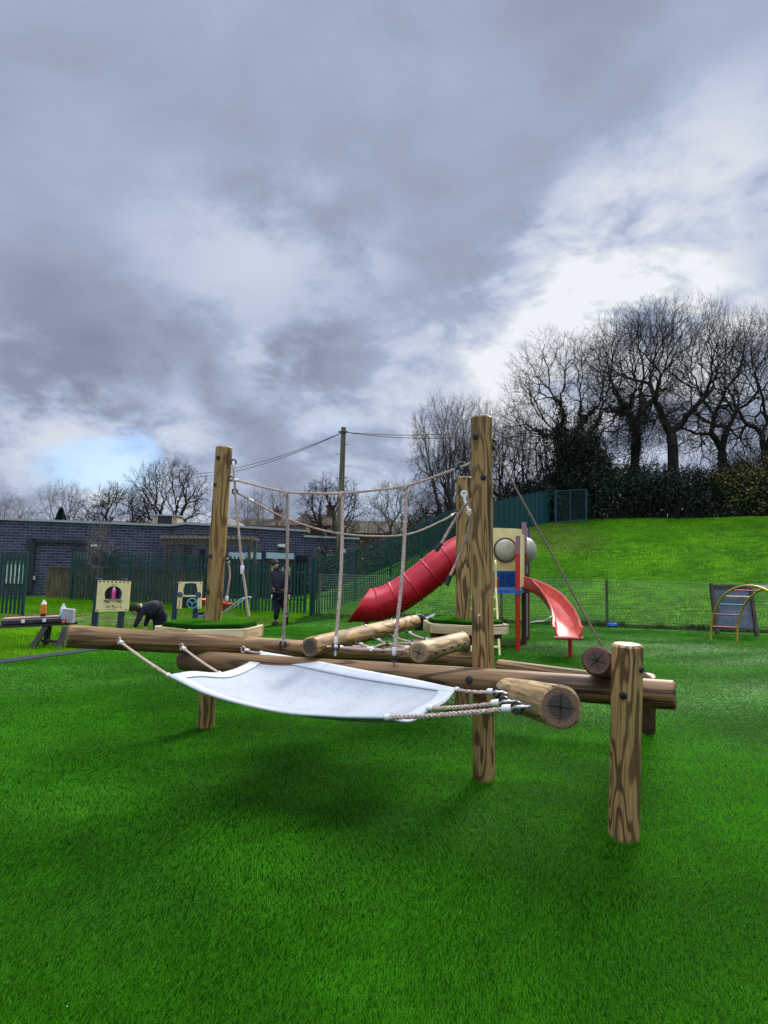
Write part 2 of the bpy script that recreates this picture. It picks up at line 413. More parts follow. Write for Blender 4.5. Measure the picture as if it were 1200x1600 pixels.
def spline(pts, n=8):
    pts = [Vector(p) for p in pts]; out = []; Q = [pts[0]*2-pts[1]] + pts + [pts[-1]*2-pts[-2]]
    for i in range(1, len(Q)-2):
        a, b, c, d = Q[i-1], Q[i], Q[i+1], Q[i+2]
        for k in range(n):
            t = k/n; out.append(.5*((2*b)+(c-a)*t+(2*a-5*b+4*c-d)*t*t+(3*b-a-3*c+d)*t**3))
    out.append(pts[-1]); return out
def copy_tree(o, parent=None):
    c = o.copy(); COL.objects.link(c); c.parent = parent
    for ch in list(o.children): copy_tree(ch, c)
    return c

# ------------------------------------------------------------------ ground
FA, FB, FC = Vector((-2.5, 22.7)), Vector((3.2, 32.0)), Vector((9.9, 38.0))
def yl(X): return 22.7 - .258*(X+2.5)
def sstep(a, b, x):
    t = np.clip((x-a)/(b-a), 0, 1); return t*t*(3-2*t)
def terrain(X, Y):
    X = np.asarray(X, float); Y = np.asarray(Y, float)
    s = (Y-yl(X))*.968; s = np.maximum(s, 0)
    h = .29*(s-1.2*(1-np.exp(-s/1.2)))
    cap = 5.25 + .02*np.clip(X-8, -10, 30)
    k = .35; h = -k*np.log(np.exp(-h/k)+np.exp(-cap/k)) + k*np.log(1+np.exp(-cap/k))
    def side(a, b):
        d = (b-a).normalized(); return (X-a.x)*(-d.y) + (Y-a.y)*d.x      # >0 to the left of the line
    l = np.where(Y < 32, side(FA, FB), side(FB, FC))
    f = 1 - sstep(.2, 5.5, l)
    left = .22*sstep(20, 28, Y)
    bumps = .03*np.sin(X*.9+1.3)*np.sin(Y*.7)
    mask = sstep(.3, 2.5, s)
    return h*f + left*(1-f)*1.0 + bumps*mask - .02
def tz(x, y): return float(terrain(x, y))
def ground():
    xs = np.unique(np.concatenate([np.linspace(-400, -40, 19), np.linspace(-40, 45, 171), np.linspace(45, 400, 19)]))
    ys = np.unique(np.concatenate([np.linspace(-60, 8, 12), np.linspace(8, 48, 101), np.linspace(48, 700, 22)]))
    XX, YY = np.meshgrid(xs, ys); Z = terrain(XX, YY)
    V = np.stack([XX, YY, Z], -1).reshape(-1, 3); nx, ny = len(xs), len(ys)
    i = np.arange(nx-1)[None, :] + np.arange(ny-1)[:, None]*nx
    F = np.stack([i, i+1, i+1+nx, i+nx], -1).reshape(-1, 4)
    o = npmesh('ground', V, F, MEADOW, smooth=True); tag(o, 'rough meadow grass with a green bank rising to the trees', kind='structure')
ground()
E1, E2 = G(150, 1017), G(0, 1037)
ed = (E2-E1).normalized(); EDN = E2 + ed*16; EFAR = E1 - ed*5.0
edge = [EDN, E1, EFAR, Vector((-3.0, 19.0, 0)), Vector((-2.6, 22.35, 0))]
far = [Vector((x, yl(x)-.35, 0)) for x in (2, 8, 14, 20, 30)]
poly = edge + far + [Vector((30, -8, 0)), Vector((EDN.x, -8, 0))]
mb = MB(); mb.prism([p - Vector((0, 0, .018)) for p in poly], (0, 0, .022)); TF = mb.build('artificial_turf', TURF)
tag(TF, 'flat bright green artificial turf of the playground', kind='structure')
# edging strip of dark rubber beside the turf
mb = MB(); wv = Vector((-ed.y, ed.x, 0));  wv = wv if wv.x < 0 else -wv
mb.prism([EDN+wv*.02, EFAR+wv*.02, EFAR+wv*.32, EDN+wv*.40], (0, 0, .012)); tag(mb.build('path', SLAB), 'dark rubber edging strip between turf and rough grass', kind='structure')
# blades
def blades(name, X, Y, Z, L, Wd, mat, label, lean=.55, lay=None, tri=False):
    n = len(X); a = rng.uniform(0, 2*np.pi, n)
    if lay is not None: la, ls = lay
    else: la, ls = np.zeros(n), np.zeros(n)
    tilt = np.abs(rng.normal(0, 1, n)*lean).clip(0, 1.35)
    dx = np.cos(a)*np.sin(tilt)+np.cos(la)*ls; dy = np.sin(a)*np.sin(tilt)+np.sin(la)*ls; dz = np.cos(tilt)*(1-.55*ls).clip(.12, 1)
    b = rng.uniform(0, 2*np.pi, n); wx = np.cos(b)*Wd/2; wy = np.sin(b)*Wd/2
    base = np.stack([X, Y, Z], -1); w = np.stack([wx, wy, np.zeros(n)], -1); d = np.stack([dx, dy, dz], -1)*L[:, None]
    if tri:
        o = npmesh(name, np.stack([base-w, base+w, base+d], 1).reshape(-1, 3), np.arange(n*3).reshape(-1, 3), mat); tag(o, label, 'grass', kind='stuff'); return o
    mid = base + d*.55 + np.array([0, 0, .12])*L[:, None]
    V = np.stack([base-w, base+w, mid+w*.7, mid-w*.7, base+d], 1).reshape(-1, 3)
    i = np.arange(n)*5
    F = np.concatenate([np.stack([i, i+1, i+2], -1), np.stack([i, i+2, i+3], -1), np.stack([i+3, i+2, i+4], -1)])
    o = npmesh(name, V, F, mat); tag(o, label, 'grass', kind='stuff'); return o
def smooth2(X, Y, s, ph):
    return (np.sin(X*s+ph)+np.sin(Y*s*1.3+ph*2.1)+np.sin((X+Y)*s*.7+ph*.7)+np.sin((X-1.7*Y)*s*1.9+ph*3.3)*.6)
n = 1900000
Y = 1.35*(24/1.35)**(rng.uniform(0, 1, n)**1.12); X = rng.uniform(-1, 1, n)*(.72*Y+1.5)
keep = (X > (E2.x + (Y-E2.y)*ed.x/ed.y) + .05); X = X[keep]; Y = Y[keep]; n = len(X)
ok = Y < yl(X)-.5; X = X[ok]; Y = Y[ok]; n = len(X)
L = rng.uniform(.010, .021, n)*(1+Y*.065); Wd = .00055*(1+Y*1.05)
pr_ = [G(321, 1139), G(756, 1221), G(723, 1102), G(975, 1311), G(1011, 1146)]      # longer tufts where the turf is cut round the posts
for p_ in pr_:
    a_ = rng.uniform(0, 6.283, 900); q_ = .078+np.abs(rng.normal(0, .012, 900)); X = np.concatenate([X, p_.x+q_*np.cos(a_)]); Y = np.concatenate([Y, p_.y+q_*np.sin(a_)]); L = np.concatenate([L, rng.uniform(.025, .055, 900)]); Wd = np.concatenate([Wd, np.full(900, .004)])
n = len(X)
la = 1.2 + .8*smooth2(X, Y, 1.1, .5); fy = np.clip((Y-1.8)/7, 0, 1); ls = .12+.70*fy+(.09+.08*fy)*smooth2(X, Y, .9, 2.0)
blades('turf_pile', X, Y, np.full(n, .004), L, Wd, BLADE, 'dense pile of artificial turf blades in the foreground', .42+.3*fy, (la, ls.clip(.02, 1.3)), True)
n_ = 45; X_ = rng.uniform(-3, 5, n_); Y_ = rng.uniform(1.8, 9, n_); C_ = np.stack([X_, Y_, np.full(n_, .028)], -1); a_ = rng.normal(0, 1, (n_, 3))*np.array([1, 1, .25]); a_ /= np.linalg.norm(a_, axis=1)[:, None]; b_ = np.cross(a_, np.array([0, 0, 1.])); s_ = rng.uniform(.003, .007, n_)[:, None]
tag(npmesh('leaf_litter', np.stack([C_-a_*s_, C_-b_*s_*.5, C_+a_*s_, C_+b_*s_*.5], 1).reshape(-1, 3), np.arange(n_*4).reshape(-1, 4), M('pale_chip', (.42, .36, .22), .8)), 'scattered tiny pale wood chips and leaf bits on the turf', 'litter', kind='stuff')
# rough meadow grass left and on the bank
n = 150000
Y = rng.uniform(9, 27, n); X = rng.uniform(-19, -2.6, n); k = (X < (E2.x + (Y-E2.y)*ed.x/ed.y) - .4) & (np.hypot((X+8.5)/6, (Y-19)/3.4) > rng.uniform(.35, 1.4, n)); X = X[k]; Y = Y[k]
X2 = rng.uniform(-2, 30, 260000); Y2 = yl(X2)+rng.uniform(-.3, 20, len(X2)); 
lft = np.where(Y2 < 32, (X2-FA.x)*(-(FB-FA).normalized().y)+(Y2-FA.y)*(FB-FA).normalized().x, (X2-FB.x)*(-(FC-FB).normalized().y)+(Y2-FB.y)*(FC-FB).normalized().x)
k = lft < 2; X2 = X2[k]; Y2 = Y2[k]
X = np.concatenate([X, X2]); Y = np.concatenate([Y, Y2]); n = len(X)
blades('meadow_grass', X, Y, terrain(X, Y)-.005, rng.uniform(.05, .13, n), np.full(n, .016), EARTHG, 'rough meadow grass on the bank and beside the turf', .55)
# weeds along foot of mesh fence
X = rng.uniform(-2.4, 20, 26000); Y = yl(X)+rng.normal(0, .16, len(X)); pz = terrain(X, Y)
blades('fence_weeds', X, Y, pz, rng.uniform(.05, .24, len(X))*(.5+.5*(smooth2(X, Y, 2.0, 1)>0)), np.full(len(X), .022), BRAMB, 'straggly weeds along the foot of the wire mesh fence', .7)

# ------------------------------------------------------------------ climbing frame
CF = thing('timber_climbing_frame', 'round timber climbing frame with three tall posts and crossing log beams on the turf', 'climbing frame', (0, 5.6, 0))
LOGS = {}
def log(name, a, b, r, mat, em=ENDL, parent=CF, seg=28, chamf=.012, taper=1.0, cut=None, label=None):
    a = Vector(a); b = Vector(b); d = b-a; L = d.length; mb = MB(); ph = random.uniform(0, 6)
    nz = max(6, int(L/.06)); zs = [0, chamf] + [chamf+(L-2*chamf)*i/nz for i in range(1, nz)] + [L-chamf, L]
    for i, z in enumerate(zs):
        rr = r*(1+(taper-1)*z/L)
        if i in (0, len(zs)-1): rr -= chamf
        for k in range(seg):
            an = 2*math.pi*k/seg; q = rr*(1+.014*math.sin(3*an+ph+z*1.3)+.010*math.sin(5*an+z*2.7+ph)+.008*math.sin(z*7+ph))
            mb.v.append(Vector((q*math.cos(an), q*math.sin(an), z)))
    for i in range(len(zs)-1):
        for k in range(seg):
            k2 = (k+1) % seg; mb.face((i*seg+k, i*seg+k2, (i+1)*seg+k2, (i+1)*seg+k))
    mb.m = 1; mb.face(tuple(range(seg))[::-1]); n0 = (len(zs)-1)*seg; mb.face(tuple(n0+k for k in range(seg)))
    o = mb.build(name, [mat, em], None, True); o.location = a-parent_world(parent); o.parent = parent
    o.rotation_mode = 'QUATERNION'; o.rotation_quaternion = d.to_track_quat('Z', 'Y')
    LOGS[id(o)] = (a, d.normalized(), L, r)
    if cut:      # star-shaped saw cuts in the near end face
        m2 = MB(); m2.m = 0
        for t in cut:
            c, s_ = math.cos(t), math.sin(t); w = r*.045; l = r*.74
            p = [Vector((c*l, s_*l, -.002)), Vector((-s_*w, c*w, -.002)), Vector((-c*l*.1, -s_*l*.1, -.002)), Vector((s_*w, -c*w, -.002))]
            m2.prism(p, (0, 0, .004))
        e = m2.build('saw_cut', M('saw_cut_dark', (.012, .008, .006), .9), None); e.parent = o
    if label: o['label'] = label
    return o
def surf(o, px, py):
    """point on a log's surface where the line of sight through px,py meets it"""
    a, d, L, r = LOGS[id(o)]; u = ray(px, py).normalized(); w = CAM-a
    u2 = u-d*u.dot(d); w2 = w-d*w.dot(d); A = u2.dot(u2); B = 2*u2.dot(w2); C = w2.dot(w2)-r*r; D = B*B-4*A*C
    t = (-B-math.sqrt(max(D, 0)))/(2*A); p = CAM+u*t; nn = (p-a); nn -= d*nn.dot(d); return p, nn.normalized()
def bolt(o, px, py, r=.022, mat=BOLT, nm='bolt'):
    p, nn = surf(o, px, py); mb = MB()
    mb.lathe([(r, -.012), (r, .004), (r*.85, .010), (r*.45, .013)], 14, p, nn.to_track_quat('Z', 'Y').to_matrix())
    e = mb.build(nm, mat, None, True); 
    # parent to the post, keep world place
    e.parent = o; q = o.rotation_quaternion; base = parent_world(o.parent)+o.location
    e.matrix_parent_inverse = (Matrix.Translation(base) @ q.to_matrix().to_4x4()).inverted(); return e
PL = log('post', G(321, 1139) - Vector((0, 0, .03)), P(350.5, 698, 6.07), .079, WP2, label='tall leaning yellowish round post through the left platform')
PR = log('post', G(756, 1221) - Vector((0, 0, .03)), P(752.5, 651, 4.72), .0795, WP, label='tallest round post with swirling grain in the middle of the frame')
P3 = log('post', G(723, 1102) - Vector((0, 0, .03)), P(725, 745, 7.46), .090, WP, label='rear round post through the far platform')
FY = 3.78
PS = log('post', G(975, 1311) - Vector((0, 0, .03)), P(980, 1006, FY), .087, WP, label='short thick post standing nearest at the right end of the frame')
PB = log('post', G(1011, 1146) - Vector((0, 0, .03)), P(1013, 1056, 6.2), .075, WD, label='low damp post behind the long front beam')
for o, l in ((PL, [(341, 715), (329, 869), (325, 924)]), (PR, [(743, 682), (755, 746)]), (PS, [(974, 1087)])):
    for q in l: bolt(o, *q)
bolt(PL, 336, 757, .017); bolt(PR, 749, 962, .012, STEEL); bolt(PR, 757, 1113, .012, STEEL); bolt(P3, 731, 836, .012, STEEL)
bolt(PR, 771, 700, .02); bolt(PS, 1002, 1046, .02)
BA = log('beam', P(104, 994, 5.15), P(740, 1031, 7.28), .090, WB, ENDL, cut=(.4, 1.97, 3.5, 5.1), label='log beam starting at the left end and running to the rear post')
WBB = wood('pine_beam_dark', (.24, .135, .060), (.036, .015, .007), 7, .9, 3.2, .12, .55)  # darker, redder version of the beam wood
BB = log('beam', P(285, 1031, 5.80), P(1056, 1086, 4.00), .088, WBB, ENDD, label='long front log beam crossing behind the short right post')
bolt(BB, 733, 1062, .026)
LC = log('beam', P(484, 1011, 5.12), P(648, 971, 7.55), .078, WP2, ENDD, label='log lying across the beams left of the rope net')
LG = log('beam', P(654, 1020, 4.95), P(722, 1001, 6.2), .082, WL, ENDL, cut=(.3, 1.87, 3.44, 5.01), label='pale log with a row of rope holes right of the rope net')
LH = log('beam', P(876, 1105, 2.88), P(795, 1083, 4.2), .096, WL, ENDD, cut=(.1, 1.67, 3.24, 4.81), label='thick pale log pointing towards the viewer that carries the hammock')
LF = log('beam', P(932, 1032, 3.95), P(1008, 1068, 6.2), .0905, WD, ENDB, cut=(.2, 1.2, 2.3, 3.35, 4.5, 5.5), label='damp log with a star cut in its end face beside the short post')
LD = log('beam', P(777, 1041, 6.9), P(1012, 1072, 6.3), .075, WB, ENDB, label='rear log beam running from the middle post to the low post')
for q in ((681, 1019), (694, 1015), (706, 1011), (716, 1008), (726, 1005)): bolt(LG, *q, .013, BLACK, 'rope_hole')
bolt(LG, 722, 989, .012, STEEL); bolt(LC, 612, 968, .012, STEEL); bolt(LC, 571, 978, .012, STEEL)
def platform(c, r, z, a0, seed, lab):
    """six-sided deck: sawn skirt boards under a turf cushion"""
    e = MB(); pts = [Vector((c.x+r*math.cos(a0+i*math.pi/3), c.y+r*math.sin(a0+i*math.pi/3), 0)) for i in range(6)]
    e.prism([Vector((p.x*.97+c.x*.03, p.y*.97+c.y*.03, z-.05)) for p in pts], (0, 0, .03)); deck = e.build('platform', WBD, CF); deck['label'] = lab
    for i in range(6):
        a, b = pts[i], pts[(i+1) % 6]; m = MB(); d = (b-a).normalized(); h = .105; L = (b-a).length
        m.box((0, 0, 0), (h, .022, L-.026), None, .003)
        bo = m.build('skirt_board', WBD, None); mid = (a+b)/2; mid.z = z-h/2
        bo.rotation_mode = 'QUATERNION'; zz = d; yy = (mid-Vector((c.x, c.y, mid.z))).normalized(); xx = yy.cross(zz)
        bo.rotation_quaternion = Matrix((xx, yy, zz)).transposed().to_quaternion(); bo.parent = deck; bo.location = mid-parent_world(deck)
        m = MB(); m.box((a.x, a.y, z-h/2+.001), (.03, .03, h+.006), Matrix.Rotation(a0+i*math.pi/3, 3, 'Z'), .004); m.build('corner_block', WBD, deck)
    m = MB()
    for t in (0, math.pi/2):
        dx = Vector((math.cos(a0+t+.4), math.sin(a0+t+.4), 0)); cc = Vector((c.x, c.y, z-.14)); sd_ = Vector((-dx.y, dx.x, 0))*.13
        for s_ in (-1, 1): m.beam(cc+sd_*s_-dx*r*.8, cc+sd_*s_+dx*r*.8, .10, .045)
    m.build('bearer', WD, deck)
    # turf cushion
    m = MB(); N_ = 72
    prof = [(.99, .0), (1.0, .012), (.985, .028), (.95, .036), (.5, .040), (.0, .042)]
    for f, zz in prof[:-1]:
        for k in range(N_):
            an = 2*math.pi*k/N_; hexr = math.cos(math.pi/6)/math.cos(((an-a0) % (math.pi/3))-math.pi/6)
            rr = (r-.035)*(.5*hexr+.5*.95)*f*(1+.008*math.sin(an*7+seed)); m.v.append(Vector((c.x+rr*math.cos(an), c.y+rr*math.sin(an), z+.002+zz)))
    for i in range(4):
        for k in range(N_):
            k2 = (k+1) % N_; m.face((i*N_+k, i*N_+k2, (i+1)*N_+k2, (i+1)*N_+k))
    m.face(tuple(4*N_+k for k in range(N_))); t = m.build('turf_cushion', TURF, deck, True)
    n = 22000; an = rng.uniform(0, 2*np.pi, n); q = np.sqrt(rng.uniform(0, 1, n)); hexr = math.cos(math.pi/6)/np.cos(((an-a0) % (math.pi/3))-math.pi/6)
    rr = (r-.035)*(.5*hexr+.475)*q; X = c.x+rr*np.cos(an); Y = c.y+rr*np.sin(an); Z = z+.038-.03*sstep(.9, 1, q)-.01*q
    k = np.hypot(X-c.x, Y-c.y) > .08; X, Y, Z = X[k], Y[k], Z[k]
    g = blades('turf_fibre', X-parent_world(t).x, Y-parent_world(t).y, Z, rng.uniform(.010, .020, len(X)), np.full(len(X), .006), BLADE, None, .6)
    g.parent = deck; del g['category']; g.location = (0, 0, 0)
    return deck
def axis_at(o, z):
    a, d, L, r = LOGS[id(o)]; return a + d*((z-a.z)/d.z)
platform(axis_at(PL, 1.0)+Vector((-.015, 0, 0)), .49, .975, R(-37), 1, 'left six-sided platform with a turf top')
platform(axis_at(P3, 1.0)+Vector((.02, 0, 0)), .50, .955, R(-25), 2, 'far six-sided platform with a turf top')
mb = MB(); c = axis_at(P3, .83); mb.box((c.x-.02, c.y-.12, .80), (.34, .09, .18), None, .006); mb.build('bearer', WD, CF)

# ropes ------------------------------------------------------------
def twist(mb, pts, r, pitch=.07, seg=5, step=.016):
    pts = [Vector(p) for p in pts]; cum = [0]
    for a, b in zip(pts, pts[1:]): cum.append(cum[-1]+(b-a).length)
    L = cum[-1]; n = max(3, int(L/step)); rs = []; j = 0
    for i in range(n+1):
        s = L*i/n
        while j < len(pts)-2 and cum[j+1] < s: j += 1
        t = (s-cum[j])/max(1e-6, cum[j+1]-cum[j]); rs.append(pts[j].lerp(pts[j+1], t))
    for q in range(3):
        out = []
        u = None
        for i, p in enumerate(rs):
            t = (rs[min(i+1, n)]-rs[max(i-1, 0)]).normalized()
            if u is None: u = t.cross(Vector((.3, .2, 1))).normalized()
            u = (u-t*u.dot(t)).normalized(); w = t.cross(u); a = 2*math.pi*(L*i/n/pitch+q/3)
            out.append(p+(u*math.cos(a)+w*math.sin(a))*r*.5)
        mb.tube(out, r*.56, seg)
def sag(a, b, s, n=14):
    a = Vector(a); b = Vector(b); return [a.lerp(b, i/n)-Vector((0, 0, s*4*(i/n)*(1-i/n))) for i in range(n+1)]
def rope_part(name, pts, r, parent, mat=ROPE):
    m = MB(); twist(m, pts, r); return m.build(name, mat, parent, True)
def ferrule(p, d, parent, r=.015, l=.045, mat=FERR, nm='ferrule'):
    m = MB(); m.lathe([(r*.85, -l/2), (r, -l/2+.005), (r, l/2-.005), (r*.85, l/2)], 12, p, Vector(d).to_track_quat('Z', 'Y').to_matrix()); return m.build(nm, mat, parent, True)
def eye(p, nrm, parent, rr=.024, r=.008, mat=BLACK, nm='shackle'):
    m = MB(); m.torus(p, nrm, rr, r, 16, 7); return m.build(nm, mat, parent, True)
def eyebolt(o, px, py, parent, out=.05, r=.007):
    p, nn = surf(o, px, py); m = MB(); m.tube([p-nn*.01, p+nn*out], r, 8); m.build('eye_bolt', STEEL, parent, True); return p+nn*out

# hammock ------------------------------------------------------------
HM = thing('hammock', 'white mesh sheet hammock slung by ropes between two logs in front', 'hammock', P(480, 1085, 4.2))
def resample(pts, n):
    s = spline(pts, 12); cum = [0]
    for a, b in zip(s, s[1:]): cum.append(cum[-1]+(b-a).length)
    out = []; j = 0
    for i in range(n+1):
        q = cum[-1]*i/n
        while j < len(s)-2 and cum[j+1] < q: j += 1
        out.append(s[j].lerp(s[j+1], (q-cum[j])/max(1e-9, cum[j+1]-cum[j])))
    return out
NU, NV = 72, 44
L0, L1, L2 = P(265, 1056, 4.45), P(345, 1053, 4.90), P(411, 1020, 5.60)
Rn, Rm, Rf = P(600, 1121, 3.42), P(668, 1110, 3.68), P(711, 1077, 4.03)
near = resample([L0, P(330, 1086, 4.15), P(430, 1111, 3.85), P(520, 1119, 3.62), Rn], NU)
farc = resample([L2, P(480, 1031.5, 5.2), P(560, 1047, 4.78), P(640, 1062, 4.38), Rf], NU)
lef = resample([L0, P(300, 1051, 4.68), L1, P(382, 1040, 5.28), L2], NV)
rig = resample([Rn, P(640, 1127, 3.55), Rm, P(694, 1097, 3.85), Rf], NV)
c00, c01, c10, c11 = near[0], farc[0], near[-1], farc[-1]
def coons(i, j, dz=0.0):
    u, v = i/NU, j/NV
    p = near[i]*(1-v)+farc[i]*v + lef[j]*(1-u)+rig[j]*u - (c00*(1-u)*(1-v)+c10*u*(1-v)+c01*(1-u)*v+c11*u*v)
    wr = .003*math.sin(u*5+v*4)*math.sin(v*math.pi)+.0015*math.sin(v*40+u*2)*(1-u)**2*v
    return p - Vector((0, 0, .062*(math.sin(u*math.pi)*math.sin(v*math.pi))**.9 - wr - dz))
def cloth():
    k = NT('woven_mesh_cloth', .7, .25); o = k.obj(False)
    ch = k.n('ShaderNodeTexVoronoi'); k.v(k.vm('MULTIPLY', o, (1, 1, 1)), ch.inputs['Vector']); ch.inputs['Scale'].default_value = 130; ch.inputs['Randomness'].default_value = .15
    f = k.rng(k.noise(o, 210, 2, .6), .35, .65); g = k.noise(o, 5, 4, .6)
    c = k.mix(f, (.24, .265, .295), (.43, .46, .495)); c = k.mix(k.rng(g, .42, .70, 0, .55), c, (.27, .29, .31)); c = k.mix(k.rng(k.noise(o, 18, 4, .7), .60, .72, 0, .4), c, (.20, .20, .18)); k.col(c); k.bump(f, .12, .002)
    k.b.inputs['Subsurface Weight'].default_value = 0
    return k.m
m = MB()
for i in range(NU+1):
    for j in range(NV+1): m.v.append(coons(i, j))
for i in range(NU):
    for j in range(NV): a = i*(NV+1)+j; m.face((a, a+NV+1, a+NV+2, a+1))
sh = m.build('mesh_sheet', cloth(), HM, True); md = sh.modifiers.new('s', 'SOLIDIFY'); md.thickness = .004
# hem strips
HEM = M('white_webbing', (.46, .485, .51), .7, .3, 0, .06, 30, .3, .002)
m = MB()
for (i0, i1, j0, j1) in ((0, NU, 0, 3), (0, NU, NV-4, NV), (0, 4, 3, NV-4), (NU-4, NU, 3, NV-4)):
    b = len(m.v); w = j1-j0+1
    for i in range(i0, i1+1):
        for j in range(j0, j1+1): m.v.append(coons(i, j, .0065))
    for i in range(i1-i0):
        for j in range(j1-j0): a = b+i*w+j; m.face((a, a+w, a+w+1, a+1))
hm = m.build('hem', HEM, HM, True); md = hm.modifiers.new('s', 'SOLIDIFY'); md.thickness = .007; md.offset = 0
m = MB()
m.tube(near, .008, 8); m.tube(lef, .007, 8); m.tube(farc, .006, 8); m.tube(rig, .007, 8); m.build('edge_cord', HEM, HM, True)
def sling(o, epx, q, r=.011, black=False):
    e = eyebolt(o, *epx, HM); q = Vector(q); d = (q-e).normalized()
    eye(e+d*.012, d.cross(Vector((0, 0, 1))), HM, .026, .0075, ROPE if not black else BLACK)
    rp = rope_part('rope', sag(e+d*.03, q, .008), r, HM); ferrule(e+d*.062, d, HM, r*1.45); ferrule(q-d*.02, d, HM, r*1.3, .03)
    if black: eye(e, d.cross(Vector((1, 0, 0))), HM, .024, .008, STEEL, 'thimble')
    eye(q, Vector((0, 0, 1)), HM, .010, .003, STEEL, 'eyelet')
sling(BA, (184, 1000), L0); sling(BA, (281, 1008), L1); sling(BA, (376, 1013), L2)
sling(LH, (792, 1084), Rf, .012, True); sling(LH, (806, 1096), Rm+Vector((0, 0, .012)), .013, True); sling(LH, (828, 1104), Rn, .0135, True)

# rope net between the two cross logs ---------------------------------
NET = thing('rope_net', 'small climbing net of beige ropes with black joints between the two cross logs', 'rope net', P(610, 1005, 5.6))
cE = [(552, 1003), (581, 996), (607, 990), (633, 984)]
gF = [.10, .36, .62, .88]; cross = []
aG, dG, lG, rG = LOGS[id(LG)]; aC, dC, lC, rC = LOGS[id(LC)]
for i, (q, f) in enumerate(zip(cE, gF)):
    p, nn = surf(LC, *q); m = MB(); m.tube([p-nn*.01, p+nn*.04], .008, 8); m.build('eye_bolt', BLACK, NET, True)
    s = p+nn*.045; e = aG+dG*(lG*f)+Vector((-rG-.02, .0, .02)); d = (e-s).normalized()
    eye(s, Vector((0, 0, 1)), NET, .024, .008, BLACK); rope_part('rope', sag(s+d*.02, e, .03), .0105, NET); ferrule(s+d*.06, d, NET); ferrule(e-d*.05, d, NET)
    cross.append(sag(s+d*.02, e, .03, 4))
e0 = cross[0][0]; fx = P(512, 1010, 5.25)
rope_part('rope', sag(fx, aG+Vector((-rG-.01, .06, .01)), .01), .0105, NET); ferrule(P(578, 1013, 5.15), (1, 0, 0), NET); eye(fx, (0, 0, 1), NET, .024, .008, STEEL); ferrule(fx+Vector((.06, 0, 0)), (1, 0, 0), NET)
z1 = [fx.lerp(aG, .5), cross[0][2], cross[1][3], cross[2][2], cross[3][3]]; z2 = [fx.lerp(aG, .15)+Vector((0, 0, .0)), cross[0][1], cross[1][1], cross[2][3], cross[3][2]]
for zz in (z1, z2):
    rope_part('rope', spline(zz, 5), .0105, NET)
    for p in zz[1:]:
        m = MB(); m.lathe([(.008, -.022), (.02, -.016), (.024, 0), (.02, .016), (.008, .022)], 12, p); m.build('cross_joint', BLACK, NET, True)
    ferrule(zz[0], zz[1]-zz[0], NET); ferrule(zz[-1], zz[-1]-zz[-2], NET)

# hand ropes ----------------------------------------------------------
def toprope():
    t = thing('hand_rope', 'upper beige hand rope with three hanging drop ropes between the two tallest posts', 'rope', P(447, 768, 5.7))
    q = [P(361, 748, 6.0), P(447, 769, 5.72), P(533, 771, 5.38), P(633, 760, 5.0), P(722, 729, 4.78), P(737, 722, 4.75)]
    seg = []
    for a, b in zip(q[:-1], q[1:]): seg += sag(a, b, .004, 6)[:-1]
    seg.append(q[-1]); rope_part('rope', seg, .0115, t)
    ferrule(q[0].lerp(q[1], .1), q[1]-q[0], t); ferrule(q[3].lerp(q[4], .93), q[4]-q[3], t, .014, .04, BLACK)
    eye(q[4], (0, 1, 0), t, .03, .009, BLACK); eye(q[0], (0, 1, 0), t, .022, .007, BLACK)
    for (a, b, o, bp) in (((447, 769, 5.72), (440, 1000), BA, (440, 1012)), ((533, 771, 5.38), (526, 1004), BB, (524, 1023)), ((633, 760, 5.0), (617, 1014), BB, (617, 1040))):
        p, nn = surf(o, *bp); top = P(*a); bot = p+nn*.03+Vector((0, 0, .06)); mid = top.lerp(bot, .5)+Vector((.022, 0, 0))
        drop = spline([top, top.lerp(bot, .04)+Vector((.012, 0, 0)), mid, bot], 8); rope_part('drop_rope', drop, .0155, t)
        m = MB(); m.lathe([(.015, -.03), (.021, -.02), (.021, .02), (.015, .03)], 12, top-Vector((0, 0, .01))); m.build('tee_joint', ROPE, t, True)
        ferrule(bot+Vector((0, 0, .02)), (0, 0, 1), t, .016, .06); eye(bot-Vector((0, 0, .03)), (0, 1, 0), t, .026, .009, BLACK)
        m = MB(); m.tube([p-nn*.01, p+nn*.035], .009, 8); m.build('eye_bolt', STEEL, t, True)
toprope()
ROPED = M('dark_weathered_rope', (.13, .105, .07), .85, .2, 0, .3, 60, .4)
def simple_rope(label, pts, r, ends=(), fer=(), n=10, mat=ROPE):
    t = thing('hand_rope' if 'hand' in label else 'climbing_rope', label, 'rope', pts[0]); s = spline(pts, n); rope_part('rope', s, r, t, mat)
    for e in ends: eye(e, (0, 1, 0), t, .024, .008, BLACK)
    for f in fer: ferrule(s[f], s[min(f+1, len(s)-1)]-s[f-1], t)
    return t, s
q = [P(367, 768, 6.05), P(450, 811, 6.3), P(533, 834, 6.7), P(630, 836, 7.0), P(690, 814, 7.2), P(712, 801, 7.33)]
simple_rope('lower sagging hand rope from the left post to the rear post', q, .0115, (q[0], q[-1]), (3, 47))
q = [P(365, 722, 6.0), P(366, 745, 5.98), P(370, 800, 6.0), P(378, 880, 6.0), P(389, 963, 5.98)]
t, s = simple_rope('single taut rope from the left post top down to its platform edge', q, .013, (q[0],), (2,)); ferrule(P(378.5, 890, 6.0), (0, .0, 1), t, .018, .08)
q = [P(355, 872, 6.16), P(357, 880, 6.2), P(359, 900, 6.2), P(355, 928, 6.2), P(354, 940, 6.2)]
t, s = simple_rope('short curled rope hanging behind the left post', q, .011, (q[0],), ()); ferrule(s[6], s[7]-s[6], t, .017, .05); ferrule(s[-6], s[-5]-s[-6], t, .017, .05)
